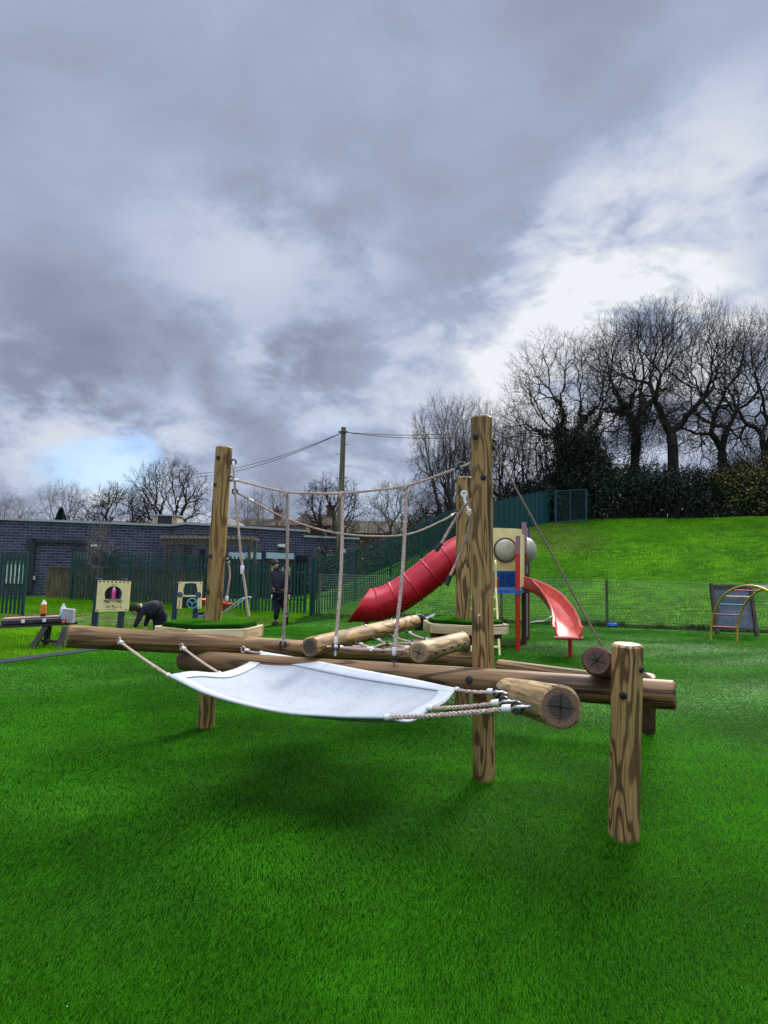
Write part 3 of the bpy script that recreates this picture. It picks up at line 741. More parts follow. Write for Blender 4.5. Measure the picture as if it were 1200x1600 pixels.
q = [P(738, 780, 4.86), P(722, 795, 4.95), P(705, 822, 5.0), P(690, 848, 5.0), P(683, 858, 5.0)]
def gripend(q, t):
    m = MB(); m.tube([q[-2]+(q[-1]-q[-2])*.1, q[-1]+(q[-1]-q[-2])*.3], .018, 10); m.build('grip', BLACK, t, True)
t, s = simple_rope('beige swing rope with black grip pointing left from the tallest post', q, .0125); gripend(q, t)
q = [P(737, 802, 4.88), P(730, 835, 4.95), P(716, 872, 5.0), P(704, 898, 5.0), P(699, 911, 5.0)]
t, s = simple_rope('longer beige rope with black end hanging down beside the rear post', q, .0125); gripend(q, t)
q = [P(725, 772, 7.33), P(727, 785, 7.32), P(731, 796, 7.32), P(735, 801, 7.32)]
t = thing('rope_tie', 'white knotted rope tie on the rear post', 'rope', q[0]); rope_part('rope', spline(q, 6), .018, t, FERR); eye(q[0], (0, 1, 0), t, .03, .012, FERR); eye(q[-1], (0, 1, .3), t, .03, .012, FERR)
q = [P(770, 692, 4.70), P(799, 750, 4.6), P(850, 843, 4.4), P(897, 930, 4.2), P(942, 1012, 3.98)]
t, s = simple_rope('long dark balance rope slanting down right from the tallest post to the star-cut log', q, .0085, (q[0],), (), 10, ROPED)

# ------------------------------------------------------------------ play tower
TW = thing('play_tower', 'colourful play tower with red tube slide, open red slide and cream bubble panels', 'play tower', (2.7, 13.8, 0))
def v3(x, y, z): return Vector((x, y, z))
def base(px, Y): return (px-600)/FPX*Y*1.0
def tpost(px, py, Y, top, mats, rr=.055, split=None):
    b = G(px, py) if py else Vector((base(px, Y), Y, 0)); b = Vector((b.x, b.y, -.02)); m = MB()
    if split: m.m = 0; m.tube([b, v3(b.x, b.y, split)], rr, 16); m.m = 1; m.tube([v3(b.x, b.y, split+.002), v3(b.x, b.y, top)], rr, 16)
    else: m.tube([b, v3(b.x, b.y, top)], rr, 16)
    m.build('tower_post', mats, TW, True); return b
p1 = tpost(809, 1017, 0, 2.33, [REDP, MAUVE], .048, 1.95)
p2 = tpost(819, 1007, 0, 2.72, [MAROON, MAUVE], .055, 2.02)
p3 = tpost(825, 0, 15.5, 2.62, [MAROON, PURP], .055, 1.9)
p4 = tpost(752, 1017, 0, 2.33, [REDP, MAUVE], .048, 1.95)
p5 = tpost(757, 1007, 0, 2.72, [REDP, MAUVE], .055, 2.02)
p6 = tpost(762, 0, 15.5, 2.62, [REDP, PURP], .055, 1.9)
def panel(a, b, z0, z1, mat, th=.03, name='panel', hole=None, label=None, inset=.06):
    a = Vector((a.x, a.y, 0)); b = Vector((b.x, b.y, 0)); d = (b-a).normalized(); a = a+d*inset; b = b-d*inset; L = (b-a).length; nn = Vector((d.y, -d.x, 0))
    m = MB()
    if hole:
        hu, hz, hr = hole; N_ = 32; B = [(0, z0), (L, z0), (L, z1), (0, z1)]; outer = []
        for k in range(N_):
            an = 2*math.pi*(k+.5)/N_; c, s = math.cos(an), math.sin(an); t = 1e9
            if c > 0: t = min(t, (L-hu)/c)
            if c < 0: t = min(t, -hu/c)
            if s > 0: t = min(t, (z1-hz)/s)
            if s < 0: t = min(t, (z0-hz)/s)
            outer.append((hu+c*t, hz+s*t))
        inner = [(hu+hr*math.cos(2*math.pi*(k+.5)/N_), hz+hr*math.sin(2*math.pi*(k+.5)/N_)) for k in range(N_)]
        for side in (0, 1):
            o = nn*(th/2)*(1 if side else -1)
            for q in outer+inner: m.v.append(a+d*q[0]+Vector((0, 0, q[1]))+o)
        for k in range(N_):
            k2 = (k+1) % N_
            m.face((k, k2, N_+k2, N_+k)); m.face((2*N_+k, 3*N_+k, 3*N_+k2, 2*N_+k2)); m.face((N_+k, N_+k2, 3*N_+k2, 3*N_+k)); m.face((k, 2*N_+k, 2*N_+k2, k2))
        for zc, uc in ((z0, 0), (z0, L), (z1, 0), (z1, L)):
            pass
    else: m.prism([a-nn*th/2+Vector((0, 0, z0)), b-nn*th/2+Vector((0, 0, z0)), b-nn*th/2+Vector((0, 0, z1)), a-nn*th/2+Vector((0, 0, z1))], nn*th)
    o = m.build(name, mat, TW)
    if label: o['label'] = label
    return o, a, d, nn
fr, a, d, nn = panel(p5, p2, 1.60, 2.57, CREAM, .03, 'panel', (.41, 2.08, .27), 'cream front panel with a round window')
def dome(o, c, nn, r, h):
    m = MB(); rot = Vector(nn).to_track_quat('Z', 'Y').to_matrix()
    m.lathe([(r*1.02, -.01), (r, .0)]+[(r*math.cos(t*math.pi/2/8)*1.0, h*math.sin(t*math.pi/2/8)) for t in range(1, 8)]+[(.01, h)], 32, c, rot); w = m.build('bubble_window', BUBBLE, o, True)
    m = MB(); m.torus(c+nn*.012, nn, r*1.06, .016, 40, 8); m.build('window_ring', M('dark_brown_ring', (.09, .05, .04), .6), o, True)
cw = a+d*.41+Vector((0, 0, 2.08)); dome(fr, cw+nn*.016, nn, .25, .10)
pr, a, d, nn2 = panel(p2, p3, 1.57, 2.66, TEAL, .03, 'panel', None, 'teal side panel above the open slide')
nn2 = nn2 if nn2.x > 0 else -nn2; dome(pr, a+d*.45+Vector((0, 0, 2.10))+nn2*.016, nn2, .30, .24)
panel(p1, p2, 1.28, 2.42, CREAM, .03, 'panel', None, 'narrow cream panel behind the red front post')
panel(Vector((p5.x, p5.y+.4, 0)), Vector((p2.x, p2.y+.4, 0)), 1.24, 1.57, BLUEP, .03, 'panel', None, 'low blue panel under the cream front')
panel(p2, p3, .10, 1.10, TEAL, .03, 'panel', None, 'teal panel under the deck'); panel(p4, p5, 1.28, 2.42, CREAM); panel(p6, p3, 1.28, 2.55, CREAM)
m = MB(); m.prism([v3(p4.x-.06, p4.y-.06, 1.15), v3(p1.x+.06, p1.y-.06, 1.15), v3(p3.x+.02, p3.y+.06, 1.15), v3(p6.x-.06, p6.y+.06, 1.15)], (0, 0, .07)); m.build('deck', BLUEP, TW)
m = MB(); m.beam(v3(p5.x, p5.y, 1.585), v3(p2.x, p2.y, 1.585), .07, .06); m.build('rail', BLUEP, TW)
m = MB(); m.box((base(773, 13.6), 13.6, 1.36), (.20, .04, .22), None, .01); m.build('panel', REDP, TW)
# ladder
lx0, lx1 = base(735, 12.5), base(779, 12.45)
lad = MB()
for x in (lx0, lx1): lad.beam(v3(x, 12.25, 0), v3(x+.03, 12.86, 1.24), .035, .10, (0, -1, .5), .004)
L_ = lad.build('ladder', CREAM, TW)
m = MB()
for i in range(5):
    f = (i+.7)/5.4; m.box(((lx0+lx1)/2+.03*f, 12.25+.61*f, 1.24*f), (lx1-lx0-.04, .12, .035), None, .004)
m.build('tread', CREAM, L_)
for x in (lx0+.01, lx1+.03):
    m = MB(); m.tube(spline([v3(x, 12.86, 1.20), v3(x, 12.82, 1.5), v3(x-.01, 12.80, 1.72), v3(x-.01, 12.88, 1.80), v3(x, 12.95, 1.72), v3(x+.02, 12.97, 1.45), v3(x+.03, 12.97, 1.2)], 6), .02, 8); m.build('handrail', CREAM, L_, True)
# tube slide
tp = spline([P(772, 846, 14.9), P(740, 853, 15.0), P(700, 874, 15.0), P(660, 905, 15.0), P(626, 929, 15.0), P(592, 944, 15.0), P(560, 946, 15.0)], 9)
def ringtube(pts, r, seg, shear=0.0):
    m = MB(); n = len(pts)
    for i, p in enumerate(pts):
        t = (pts[min(i+1, n-1)]-pts[max(i-1, 0)]).normalized(); u = Vector((0, 1, 0)); u = (u-t*u.dot(t)).normalized(); w = u.cross(t); w = w if w.z > 0 else -w
        k_ = sstep(.80, 1, i/(n-1))
        for k in range(seg):
            a = 2*math.pi*k/seg; m.v.append(p+(u*math.cos(a)+w*math.sin(a))*r + t*(shear*float(k_)*(-math.sin(a)*r)))
    for i in range(n-1):
        for k in range(seg):
            k2 = (k+1) % seg; m.face((i*seg+k, i*seg+k2, (i+1)*seg+k2, (i+1)*seg+k))
    return m
m = ringtube(tp, .36, 32, .75); ts = m.build('tube_slide', RED, TW, True); md = ts.modifiers.new('s', 'SOLIDIFY'); md.thickness = .02
for i in (2, 10, 18, 24, 31, 38, 45):
    t = (tp[i+1]-tp[i-1]).normalized(); m = MB(); m.torus(tp[i], t,   .372, .030, 36, 8); m.build('joint_flange', RED, ts, True)
m = MB(); m.tube([Vector((P(573, 955, 15).x, 15, .75)), Vector((P(573, 955, 15).x, 15, -.02))], .05, 12); m.build('support_leg', REDP, ts, True)
# open slide
cpts = spline([v3(3.06, 14.0, 1.24), v3(3.32, 13.95, 1.16), v3(3.55, 13.7, .98), v3(3.66, 13.25, .72), v3(3.62, 12.75, .52), v3(3.50, 12.25, .42), v3(3.42, 11.85, .40)], 8)
m = MB(); prof = [(-.27, .24), (-.285, .25), (-.27, .27), (-.235, .25), (-.215, .12), (-.17, .03), (-.08, 0), (.08, 0), (.17, .03), (.215, .12), (.235, .25), (.27, .27), (.285, .25), (.27, .24)]
n = len(cpts)
for i, p in enumerate(cpts):
    t = (cpts[min(i+1, n-1)]-cpts[max(i-1, 0)]); t.z = 0; t.normalize(); s = Vector((t.y, -t.x, 0)); f = i/(n-1); wd = .72+.28*f; hg = 1.0-.25*f
    for x, z in prof: m.v.append(p+s*x*wd+Vector((0, 0, z*hg)))
for i in range(n-1):
    for k in range(len(prof)-1): a = i*len(prof)+k; m.face((a, a+1, a+1+len(prof), a+len(prof)))
sl = m.build('open_slide', REDF, TW, True); md = sl.modifiers.new('s', 'SOLIDIFY'); md.thickness = .03; md.offset = -1
m = MB(); b = G(891, 1027); m.tube([Vector((b.x, b.y, -.02)), Vector((b.x, b.y, .42))], .04, 12); m.build('support_leg', REDP, sl, True)
m = MB(); pe = cpts[-1]; m.box((pe.x, pe.y-.01, .40), (.56, .06, .06), None, .02); m.build('lip', REDF, sl)

# ------------------------------------------------------------------ arch climber
def arch():
    A0, A1 = G(1111, 1001), G(1152, 1003.5)
    t = thing('arch_climber', 'yellow arched ladder climber with multicoloured rungs standing on the turf', 'climbing arch', A0)
    span = 3.3; H = 1.40; cols = [REDP, M('rung_red_blue', (.30, .02, .08), .4), TEAL, M('rung_cream', (.6, .45, .3), .4), M('rung_red', (.40, .02, .03), .4), M('rung_white', (.45, .55, .62), .4), M('rung_blue', (.05, .14, .40), .4), M('rung_orange', (.6, .28, .03), .4)]
    dy = Vector((.04, -1, 0)).normalized(); YEL = M('yellow_paint', (.52, .36, .035), .4, .5, 0, .2)
    def pt(b, u): return b+dy*(span/2*(1-math.cos(u)))+Vector((0, 0, H*math.sin(u)**.85 if math.sin(u) > 0 else -.02))
    for b in (A0, A1):
        m = MB(); m.tube([pt(b, math.pi*i/36) for i in range(37)], .026, 12); m.build('rail', YEL, t, True)
    for i in range(13):
        u = .20+i*(math.pi-.4)/12; m = MB(); m.tube([pt(A0, u), pt(A1, u)], .017, 10); m.build('rung', cols[i % 8], t, True)
arch()
def board():
    a, b = G(1121, 992), G(1193, 997); a = Vector((a.x, a.y, 0)); b = Vector((b.x, b.y+.3, 0))
    t = thing('board', 'leaning grey panel in a weathered timber frame in front of the mesh fence', 'board', a); d = (b-a).normalized(); lean = Vector((-d.y, d.x, 0))*.18+d*-.12; H = Vector((0, 0, 1.42))+lean
    if lean.y < 0: H = Vector((0, 0, 1.42))-lean
    m = MB()
    for p in (a, b): m.beam(p-Vector((0, 0, .02)), p+H, .13, .08, (1, 0, 0), .006)
    m.beam(a+H*.95+d*.07, b+H*.95-d*.07, .09, .07); m.beam(a+H*.13+d*.07, b+H*.13-d*.07, .09, .07); m.build('frame', WG, t)
    k = Vector((-d.y, d.x, 0))*.0; m = MB(); A = a+d*.05+H*.14; B = b-d*.05+H*.14; m.prism([A, B, B+H*.82, A+H*.82], (d.y*.015, -d.x*.015+.02, 0)); m.build('sheet', M('grey_sheet', (.11, .135, .165), .6, .3, 0, .35, 3), t)
board()

# ------------------------------------------------------------------ fences
def mesh_fence():
    t = thing('wire_fence', 'low square wire mesh fence on wooden posts along the foot of the bank', 'fence', (-2.3, yl(-2.3), 0))
    x0, x1 = -2.25, 24.0; H = 1.40; px = [-2.2, .6, 3.9, 7.07, 10.9, 14.2, 17.5, 21, 24]
    V = []; F = []; cell = .082; rw = .0042
    def strip(a, b, u, w):
        n = len(V)
        for p in (a, b):
            for s1, s2 in ((1, 0), (-.5, .87), (-.5, -.87)): V.append(p+u*s1*rw+w*s2*rw)
        for k in range(3): F.append((n+k, n+(k+1) % 3, n+3+(k+1) % 3, n+3+k))
    d = Vector((1, -.258, 0)).normalized(); nn = Vector((d.y, -d.x, 0)); Z = Vector((0, 0, 1)); L = (x1-x0)/d.x; o = Vector((x0, yl(x0), .03))
    N_ = int(L/cell)
    for i in range(N_+1):
        w = .006*math.sin(i*1.7); strip(o+d*(i*cell+w)+nn*(.01*math.sin(i*.13)), o+d*(i*cell)+Z*H+nn*(.02*math.sin(i*.09)), d, nn)
    for j in range(int(H/cell)+1):
        for k in range(0, N_, 8): strip(o+d*(k*cell)+Z*(j*cell+.004*math.sin(k+j)), o+d*((k+8)*cell)+Z*(j*cell+.004*math.sin(k+8+j)), Z, nn)
    npmesh('wire_mesh', [tuple(v) for v in V], F, M('grey_green_wire', (.20, .25, .20), .5, .4, .3), t)
    for x in px:
        m = MB(); y = yl(x)+.05; m.tube([v3(x, y, -.1), v3(x+random.uniform(-.02, .02), y, 1.46)], .045, 10); m.build('fence_post', WG, t, True)
mesh_fence()
def palisade(name, label, pts, H, sp=.155, posts=2.7, mat=GREENP, rails=(.28, .80), pw=.08, group=None, solid=False, z=None, tops=True, gate=False):
    t = thing(name, label, 'gate' if gate else 'fence', (pts[0][0], pts[0][1], 0), group); pal = MB(); rl = [MB() for _ in rails]
    for (ax, ay), (bx, by) in zip(pts, pts[1:]):
        a = Vector((ax, ay, 0)); b = Vector((bx, by, 0)); d = (b-a); L = d.length; d.normalize(); nn = Vector((d.y, -d.x, 0)); n = max(1, int(L/sp)); rot = Matrix((d, -nn, Vector((0, 0, 1)))).transposed()
        for i in range(n+1):
            p = a+d*(L*i/n); g = tz(p.x, p.y) if z is None else z; h = H+random.uniform(-.01, .01)
            if solid: w = L/n*1.03
            else: w = pw
            q = [(-w/2, .012), (-w*.22, -.012), (w*.22, -.012), (w/2, .012)] if not solid else [(-w/2, 0), (-w*.25, -.02), (w*.25, -.02), (w/2, 0)]
            b0 = len(pal.v)
            zs = [(.06, 1), (h-.10, 1), (h, .25)] if tops else [(.06, 1), (h, 1)]
            for zz, sw in zs:
                for x, y in q: pal.v.append(p+d*x*sw+nn*(-y+.03)+Vector((0, 0, g+zz)))
            for r_ in range(len(zs)-1):
                for k in range(3): pal.face((b0+r_*4+k, b0+r_*4+k+1, b0+r_*4+5+k, b0+r_*4+4+k))
        nseg = max(1, int(L/1.2))
        for fi, f in enumerate(rails):
            for i in range(nseg):
                p = a+d*(L*i/nseg); q_ = a+d*(L*(i+1)/nseg); gp = tz(p.x, p.y) if z is None else z; gq = tz(q_.x, q_.y) if z is None else z
                rl[fi].beam(Vector((p.x, p.y, gp+H*f)), Vector((q_.x, q_.y, gq+H*f)), .05, .05)
        np_ = max(1, round(L/posts))
        for i in range(np_+1):
            p = a+d*(L*i/np_); g = tz(p.x, p.y) if z is None else z; m = MB(); m.box((p.x, p.y, g+H*.5-.05), (.10, .07, H*1.0), rot, .004); m.build('fence_post', mat, t)
    po = pal.build('pales', mat, t); [q.build('rail', mat, t) for q in rl]
    md = po.modifiers.new('s', 'SOLIDIFY'); md.thickness = .006
    return t
palisade('palisade_fence', 'long dark green steel palisade fence in front of the brick school building', [(-12.5, 25.9), (-4.75, 23.6)], 2.0)
palisade('palisade_gate', 'closed dark green palisade gate beside the corner post left of the mesh fence', [(-4.6, 23.5), (-2.75, 22.95)], 1.85, .13, gate=True)
palisade('palisade_fence', 'dark green palisade fence climbing the bank behind the red tube slide', [(-2.5, 22.7), (3.2, 32), (5.3, 33.9)], 2.05)
palisade('palisade_fence', 'solid sheeted dark green fence at the top of the bank behind the play tower', [(5.4, 34.0), (9.7, 37.8)], 1.95, .45, 1.5, GREENS, (.5,), solid=True, tops=False)
palisade('palisade_gate', 'open dark green palisade gate at the left picture edge', [(-14.5, 19.4), (-11.05, 19.9)], 2.0, .115, 1.7, gate=True)
m = MB(); c = P(490, 905, 22.8); t = thing('gate_post', 'thick dark green square post at the corner of the gate and mesh fence', 'post', (c.x, c.y, 0)); m.box((c.x, c.y, 1.0), (.16, .16, 2.04), None, .01); m.build('shaft', GREENP, t); m = MB(); m.box((c.x, c.y, 2.03), (.18, .18, .03), None, .01); m.build('cap', GREENP, t)
def stakes():
    t = thing('stake_fence', 'low fence of old split timber stakes in front of the brick wall', 'fence', (-13.8, 26.5, 0)); a = Vector((-13.9, 26.7, 0)); b = Vector((-7.2, 25.9, 0)); m = MB(); L = (b-a).length; n = int(L/.075); d = (b-a).normalized()
    for i in range(n):
        p = a+d*(L*i/n); g = tz(p.x, p.y); h = 1.28+random.uniform(-.04, .03); m.tube([p+Vector((0, 0, g-.02)), p+Vector((random.uniform(-.02, .02), 0, g+h))], random.uniform(.026, .036), 6)
    m.build('stakes', WOLD, t); m = MB(); g = tz(a.x, a.y); m.beam(a+Vector((0, -.05, g+1.30)), b+Vector((0, -.05, g+1.30)), .06, .04); m.build('rail', WG, t)
stakes()
def hill_gate():
    Y = 37.5; t = thing('mesh_gate', 'green steel mesh gate at the top of the bank beside the dark bushes', 'gate', (P(865, 800, Y).x, Y, tz(10, Y)))
    m = MB()
    for px in (868, 891, 916):
        p = P(px, 815, Y); g = tz(p.x, Y); m.beam(v3(p.x, Y, g-.05), v3(p.x, Y, g+2.0), .09 if px != 891 else .05, .09)
    a = P(868, 815, Y); b = P(916, 815, Y)
    for h in (.1, 1.95): m.beam(v3(a.x, Y, tz(a.x, Y)+h), v3(b.x, Y, tz(b.x, Y)+h), .05, .05)
    m.build('frame', GREENS, t); m = MB(); x = a.x
    while x < b.x: m.beam(v3(x, Y, tz(x, Y)+.1), v3(x, Y, tz(x, Y)+1.95), .008, .008); x += .075
    for j in range(1, 24): m.beam(v3(a.x, Y, tz(a.x, Y)+j*.08), v3(b.x, Y, tz(b.x, Y)+j*.08), .006, .006)
    m.build('mesh_infill', GREENS, t)
hill_gate()

# ------------------------------------------------------------------ buildings
def school():
    t = thing('school_building', 'long low school building of blue grey brick with a pale flat roof edge', 'building', (-12, 28, 0))
    TRIM = M('pale_roof_trim', (.30, .32, .34), .5, .4, 0, .1); GL = NT('dark_window_glass', .08, .6).col((.015, .022, .03)).m
    FR = M('dark_frame', (.015, .016, .024), .5); RF = M('roof_felt', (.09, .09, .10), .9)
    W0, W1, W2, W3, W4 = (-30, 23.8), (-9.8, 29.6), (-8.8, 28.3), (-3.95, 31.8), (-1.3, 33.0)
    H = 3.47
    def wall(a, b, z1, nm='wall', z0=-.1):
        a = Vector((*a, 0)); b = Vector((*b, 0)); d = b-a; m = MB(); m.box((d.length/2, .15, (z0+z1)/2), (d.length, .3, z1-z0)); o = m.build(nm, BRICK, None); o.location = a-parent_world(t); o.rotation_euler = (0, 0, math.atan2(d.y, d.x)); o.parent = t
        m = MB(); m.box((d.length/2, .12, z1+.05), (d.length+.06, .44, .10)); q = m.build('roof_trim', TRIM, None); q.location = o.location; q.rotation_euler = o.rotation_euler; q.parent = t
        return o
    w = wall(W0, W1, H); wall(W1, W2, H); w2 = wall(W2, W3, H+.02); w3 = wall(W3, W4, 3.22)
    m = MB(); m.prism([Vector((-30, 24.2, H-.05)), Vector((-9.8, 30, H-.05)), Vector((-8.8, 28.7, H-.05)), Vector((-3.95, 32.2, H-.05)), Vector((-5, 40, H-.05)), Vector((-30, 38, H-.05))], (0, 0, .04)); m.build('roof', RF, t)
    def onwall(o, px, py):   # survey on wall plane -> local x,z
        th = o.rotation_euler.z; d = Vector((math.cos(th), math.sin(th), 0)); nn = Vector((d.y, -d.x, 0)); p0 = parent_world(o); r_ = ray(px, py); k = (p0-CAM).dot(nn)/r_.dot(nn); p = CAM+r_*k; return (p-p0).dot(d), p.z
    def rect(o, x0, y0, x1, y1, mat, nm, off=.02, th=.04, par=None):
        u0, z1 = onwall(o, x0, y0); u1, z0 = onwall(o, x1, y1); m = MB(); m.box(((u0+u1)/2, -off, (z0+z1)/2), (abs(u1-u0), th, abs(z1-z0)), None, .003)
        e = m.build(nm, mat, None); e.location = o.location; e.rotation_euler = o.rotation_euler; e.parent = t; return e
    rect(w, 44, 842, 51, 925, FR, 'downpipe', .08, .12); rect(w, 51.5, 842, 137, 850, FR, 'downpipe', .08, .12)
    d1 = rect(w, 114, 861, 182, 934, GL, 'door', .03, .05); rect(w, 113, 859, 183, 862.5, FR, 'door_frame', .05, .08); rect(w, 146, 862.5, 149, 934, FR, 'door_frame', .07, .05)
    LT = M('white_lamp_housing', (.62, .62, .56), .5, .4, 0, .05)
    rect(w, 143, 851, 157, 855, LT, 'wall_lamp', .10, .16); rect(w, 49, 900, 55, 906, LT, 'alarm_box', .05, .08); rect(w, 9, 878, 43, 912, M('cream_window_blind', (.5, .52, .46), .6), 'window', .04, .04)
    rect(w2, 299, 858, 328, 940, GL, 'door', .03, .05)
    BL = M('frosted_window_strip', (.36, .47, .50), .4, .4, 0, .08)
    for x0, x1 in ((357, 383), (384, 408), (411, 458)):
        rect(w2, x0, 884, x1, 935, GL, 'window', .03, .05); rect(w2, x0, 863, x1, 874, BL, 'window_strip', .05, .05); rect(w2, x0, 875, x1, 880, FR, 'window_frame', .06, .06)
    rect(w2, 408, 860, 411, 940, FR, 'window_frame', .09, .08); rect(w2, 462, 868, 482, 935, GL, 'window', .03, .05); rect(w2, 433, 850, 443, 855, LT, 'wall_lamp', .10, .16); rect(w3, 534, 858, 538, 864, LT, 'wall_lamp', .10, .16)
    for x in (420, 437, 448): rect(w2, x, 886, x+7, 912, M('yellow_poster', (.55, .48, .22), .6), 'poster', .07, .02)  # plain yellow posters on the windows
    # roof vent turret
    a = P(234, 827, 31); b = P(275, 827, 31); zt = P(250, 806, 31).z
    for s, (x0, x1) in ((0, (a.x, a.x+.42)), (1, (b.x-.28, b.x))): m = MB(); m.prism([v3(x0-(.12 if s == 0 else 0), 31, 3.3), v3(x1+(.1 if s else 0), 31, 3.3), v3(x1, 31, zt), v3(x0+(.18 if s == 0 else 0), 31, zt)], (0, 1.0, 0)); v = m.build('roof_vent', M('cream_render', (.36, .29, .20), .8), t)
    m = MB(); m.box(((a.x+b.x)/2+.07, 31.45, (3.3+zt)/2), (b.x-a.x-.6, .9, zt-3.3)); m.build('louvre', FR, v)
    m = MB(); m.box(((a.x+b.x)/2+.05, 31.5, zt+.03), (b.x-a.x+.05, 1.1, .05)); m.build('vent_cap', TRIM, v)
    # low pitched canopy peak behind
    m = MB(); a = P(345, 824, 34); b = P(385, 826, 34); tp_ = P(360, 810, 34)
    m.v += [v3(a.x-.8, 33.5, a.z-.1), v3(b.x+.3, 33.5, a.z-.1), v3(b.x+.3, 35.5, a.z-.1), v3(a.x-.8, 35.5, a.z-.1), tp_]; m.face((0, 1, 4)); m.face((1, 2, 4)); m.face((2, 3, 4)); m.face((3, 0, 4)); m.build('canopy_roof', M('tan_canopy', (.30, .25, .17), .7), t)
    m = MB(); a = P(380, 826, 34); b = P(478, 832, 34); m.box(((a.x+b.x)/2, 35, a.z+.05), (b.x-a.x, 2, .25)); m.build('red_roof_edge', M('dull_red_tile', (.10, .045, .04), .8), t)
school()
def pergola():
    t = thing('pergola', 'weathered timber pergola against the brick wall behind the leaning left post', 'pergola', (-9, 26.8, 0)); Y = 27.0; m = MB()
    for px in (258, 263.5, 280, 388, 397):
        p = P(px, 900, Y); m.beam(v3(p.x, Y, 0), v3(p.x, Y, P(px, 846, Y).z), .12, .12)
    m.build('pergola_post', WG, t); m = MB(); a = P(254, 846, Y); b = P(394, 848, Y-.5)
    m.beam(a, b, .10, .26); m.beam(a+Vector((0, .9, .02)), b+Vector((0, .9, .02)), .10, .2); m.build('main_beam', WG, t)
    for i in range(20):
        f = i/19; p = a.lerp(b, f); m = MB(); m.beam(p+Vector((0, -.35, .19)), p+Vector((0, 1.3, .19)), .05, .12); m.build('rafter', WG, t)
pergola()
def house(label, px, py, Y, w, h, roofh, wm, rm, chim=False):
    c = P(px, py, Y); z0 = -.5; t = thing('house', label, 'house', (c.x, Y, 0)); m = MB(); m.box((c.x, Y, (c.z+z0)/2), (w, 6, c.z-z0)); m.build('wall', wm, t)
    m = MB(); hw = w/2+.3; m.prism([v3(c.x-hw, Y-3.4, c.z), v3(c.x+hw, Y-3.4, c.z), v3(c.x+hw, Y+3.4, c.z), v3(c.x-hw, Y+3.4, c.z)], (0, 0, .05))
    m.v += [v3(c.x-hw*.72, Y, c.z+roofh), v3(c.x+hw*.72, Y, c.z+roofh)]; m.face((4, 5, 9, 8)); m.face((6, 7, 8, 9)); m.face((5, 6, 9)); m.face((7, 4, 8)); r_ = m.build('roof', rm, t)
    if chim:
        x, z = c.x+w*chim, c.z+roofh*.9; m = MB(); m.box((x, Y, z+.3), (.7, .7, 1.1)); m.box((x, Y, z+.9), (.85, .85, .15)); m.lathe([(.14, 0), (.12, .35)], 10, (x-.15, Y, z+.97)); m.build('chimney', M('chimney_brick', (.13, .05, .035), .9), r_)
DB = M('brown_roof_tile', (.06, .045, .035), .9, .2, 0, .3, 3, .3, .02); OB = M('olive_roof', (.06, .055, .032), .9, .2, 0, .3, 3, .3, .02)
WB_ = M('brown_brick', (.12, .07, .05), .9)
house('distant brown tiled house roof with a red chimney above the brick wing', 425, 826, 60, 6, 3, .9, WB_, DB, .09)
house('distant dark hipped roof above the low end of the school', 502, 826, 58, 4.2, 3, 1.3, WB_, DB, .2)
house('distant olive roof behind the climbing palisade fence', 600, 838, 55, 9.5, 3, 1.3, WB_, OB)
house('distant reddish roof behind the roof vent', 218, 826, 62, 7, 3, .7, WB_, M('reddish_tile', (.10, .05, .04), .9))
def tele():
    Y = 32; a = P(529, 880, Y); b = P(537, 668, Y); t = thing('telegraph_pole', 'tall brown wooden telegraph pole with step pegs behind the fences', 'telegraph pole', (a.x, Y, 0)); m = MB(); a = a+(a-b).normalized()*1.7
    m.tube([a, a.lerp(b, .5), b], [.17, .15, .125], 12); m.build('pole', WOLD, t, True)
    for f, s in ((.97, 0), (.90, 1), (.84, -1), (.70, 1), (.695, -1), (.62, -1)):
        p = a.lerp(b, f); m = MB()
        if s == 0: m.beam(p+Vector((-.25, -.12, -.0)), p+Vector((.25, -.12, -.0)), .05, .08); m.build('bracket', BLACK, t)
        else: m.tube([p, p+Vector((s*.32, 0, 0))], .016, 6); m.build('step_peg', BLACK, t)
    top = a.lerp(b, .97)
    def wire(lab, q, s=.6):
        m = MB(); m.tube(sag(top+Vector((0, -.1, 0)), q, s, 24), .017, 5); o = m.build('overhead_cable', M('cable', (.05, .05, .055), .6), None); tag(o, lab, 'cable')
    wire('upper overhead cable running left from the telegraph pole', P(290, 741, 48), .5); wire('lower overhead cable running left from the telegraph pole', P(270, 746, 48), .7)
    wire('upper overhead cable running right from the pole into the bare trees', P(720, 676, 36), .15); wire('lower overhead cable running right from the pole into the bare trees', P(712, 684, 36), .15)
tele()

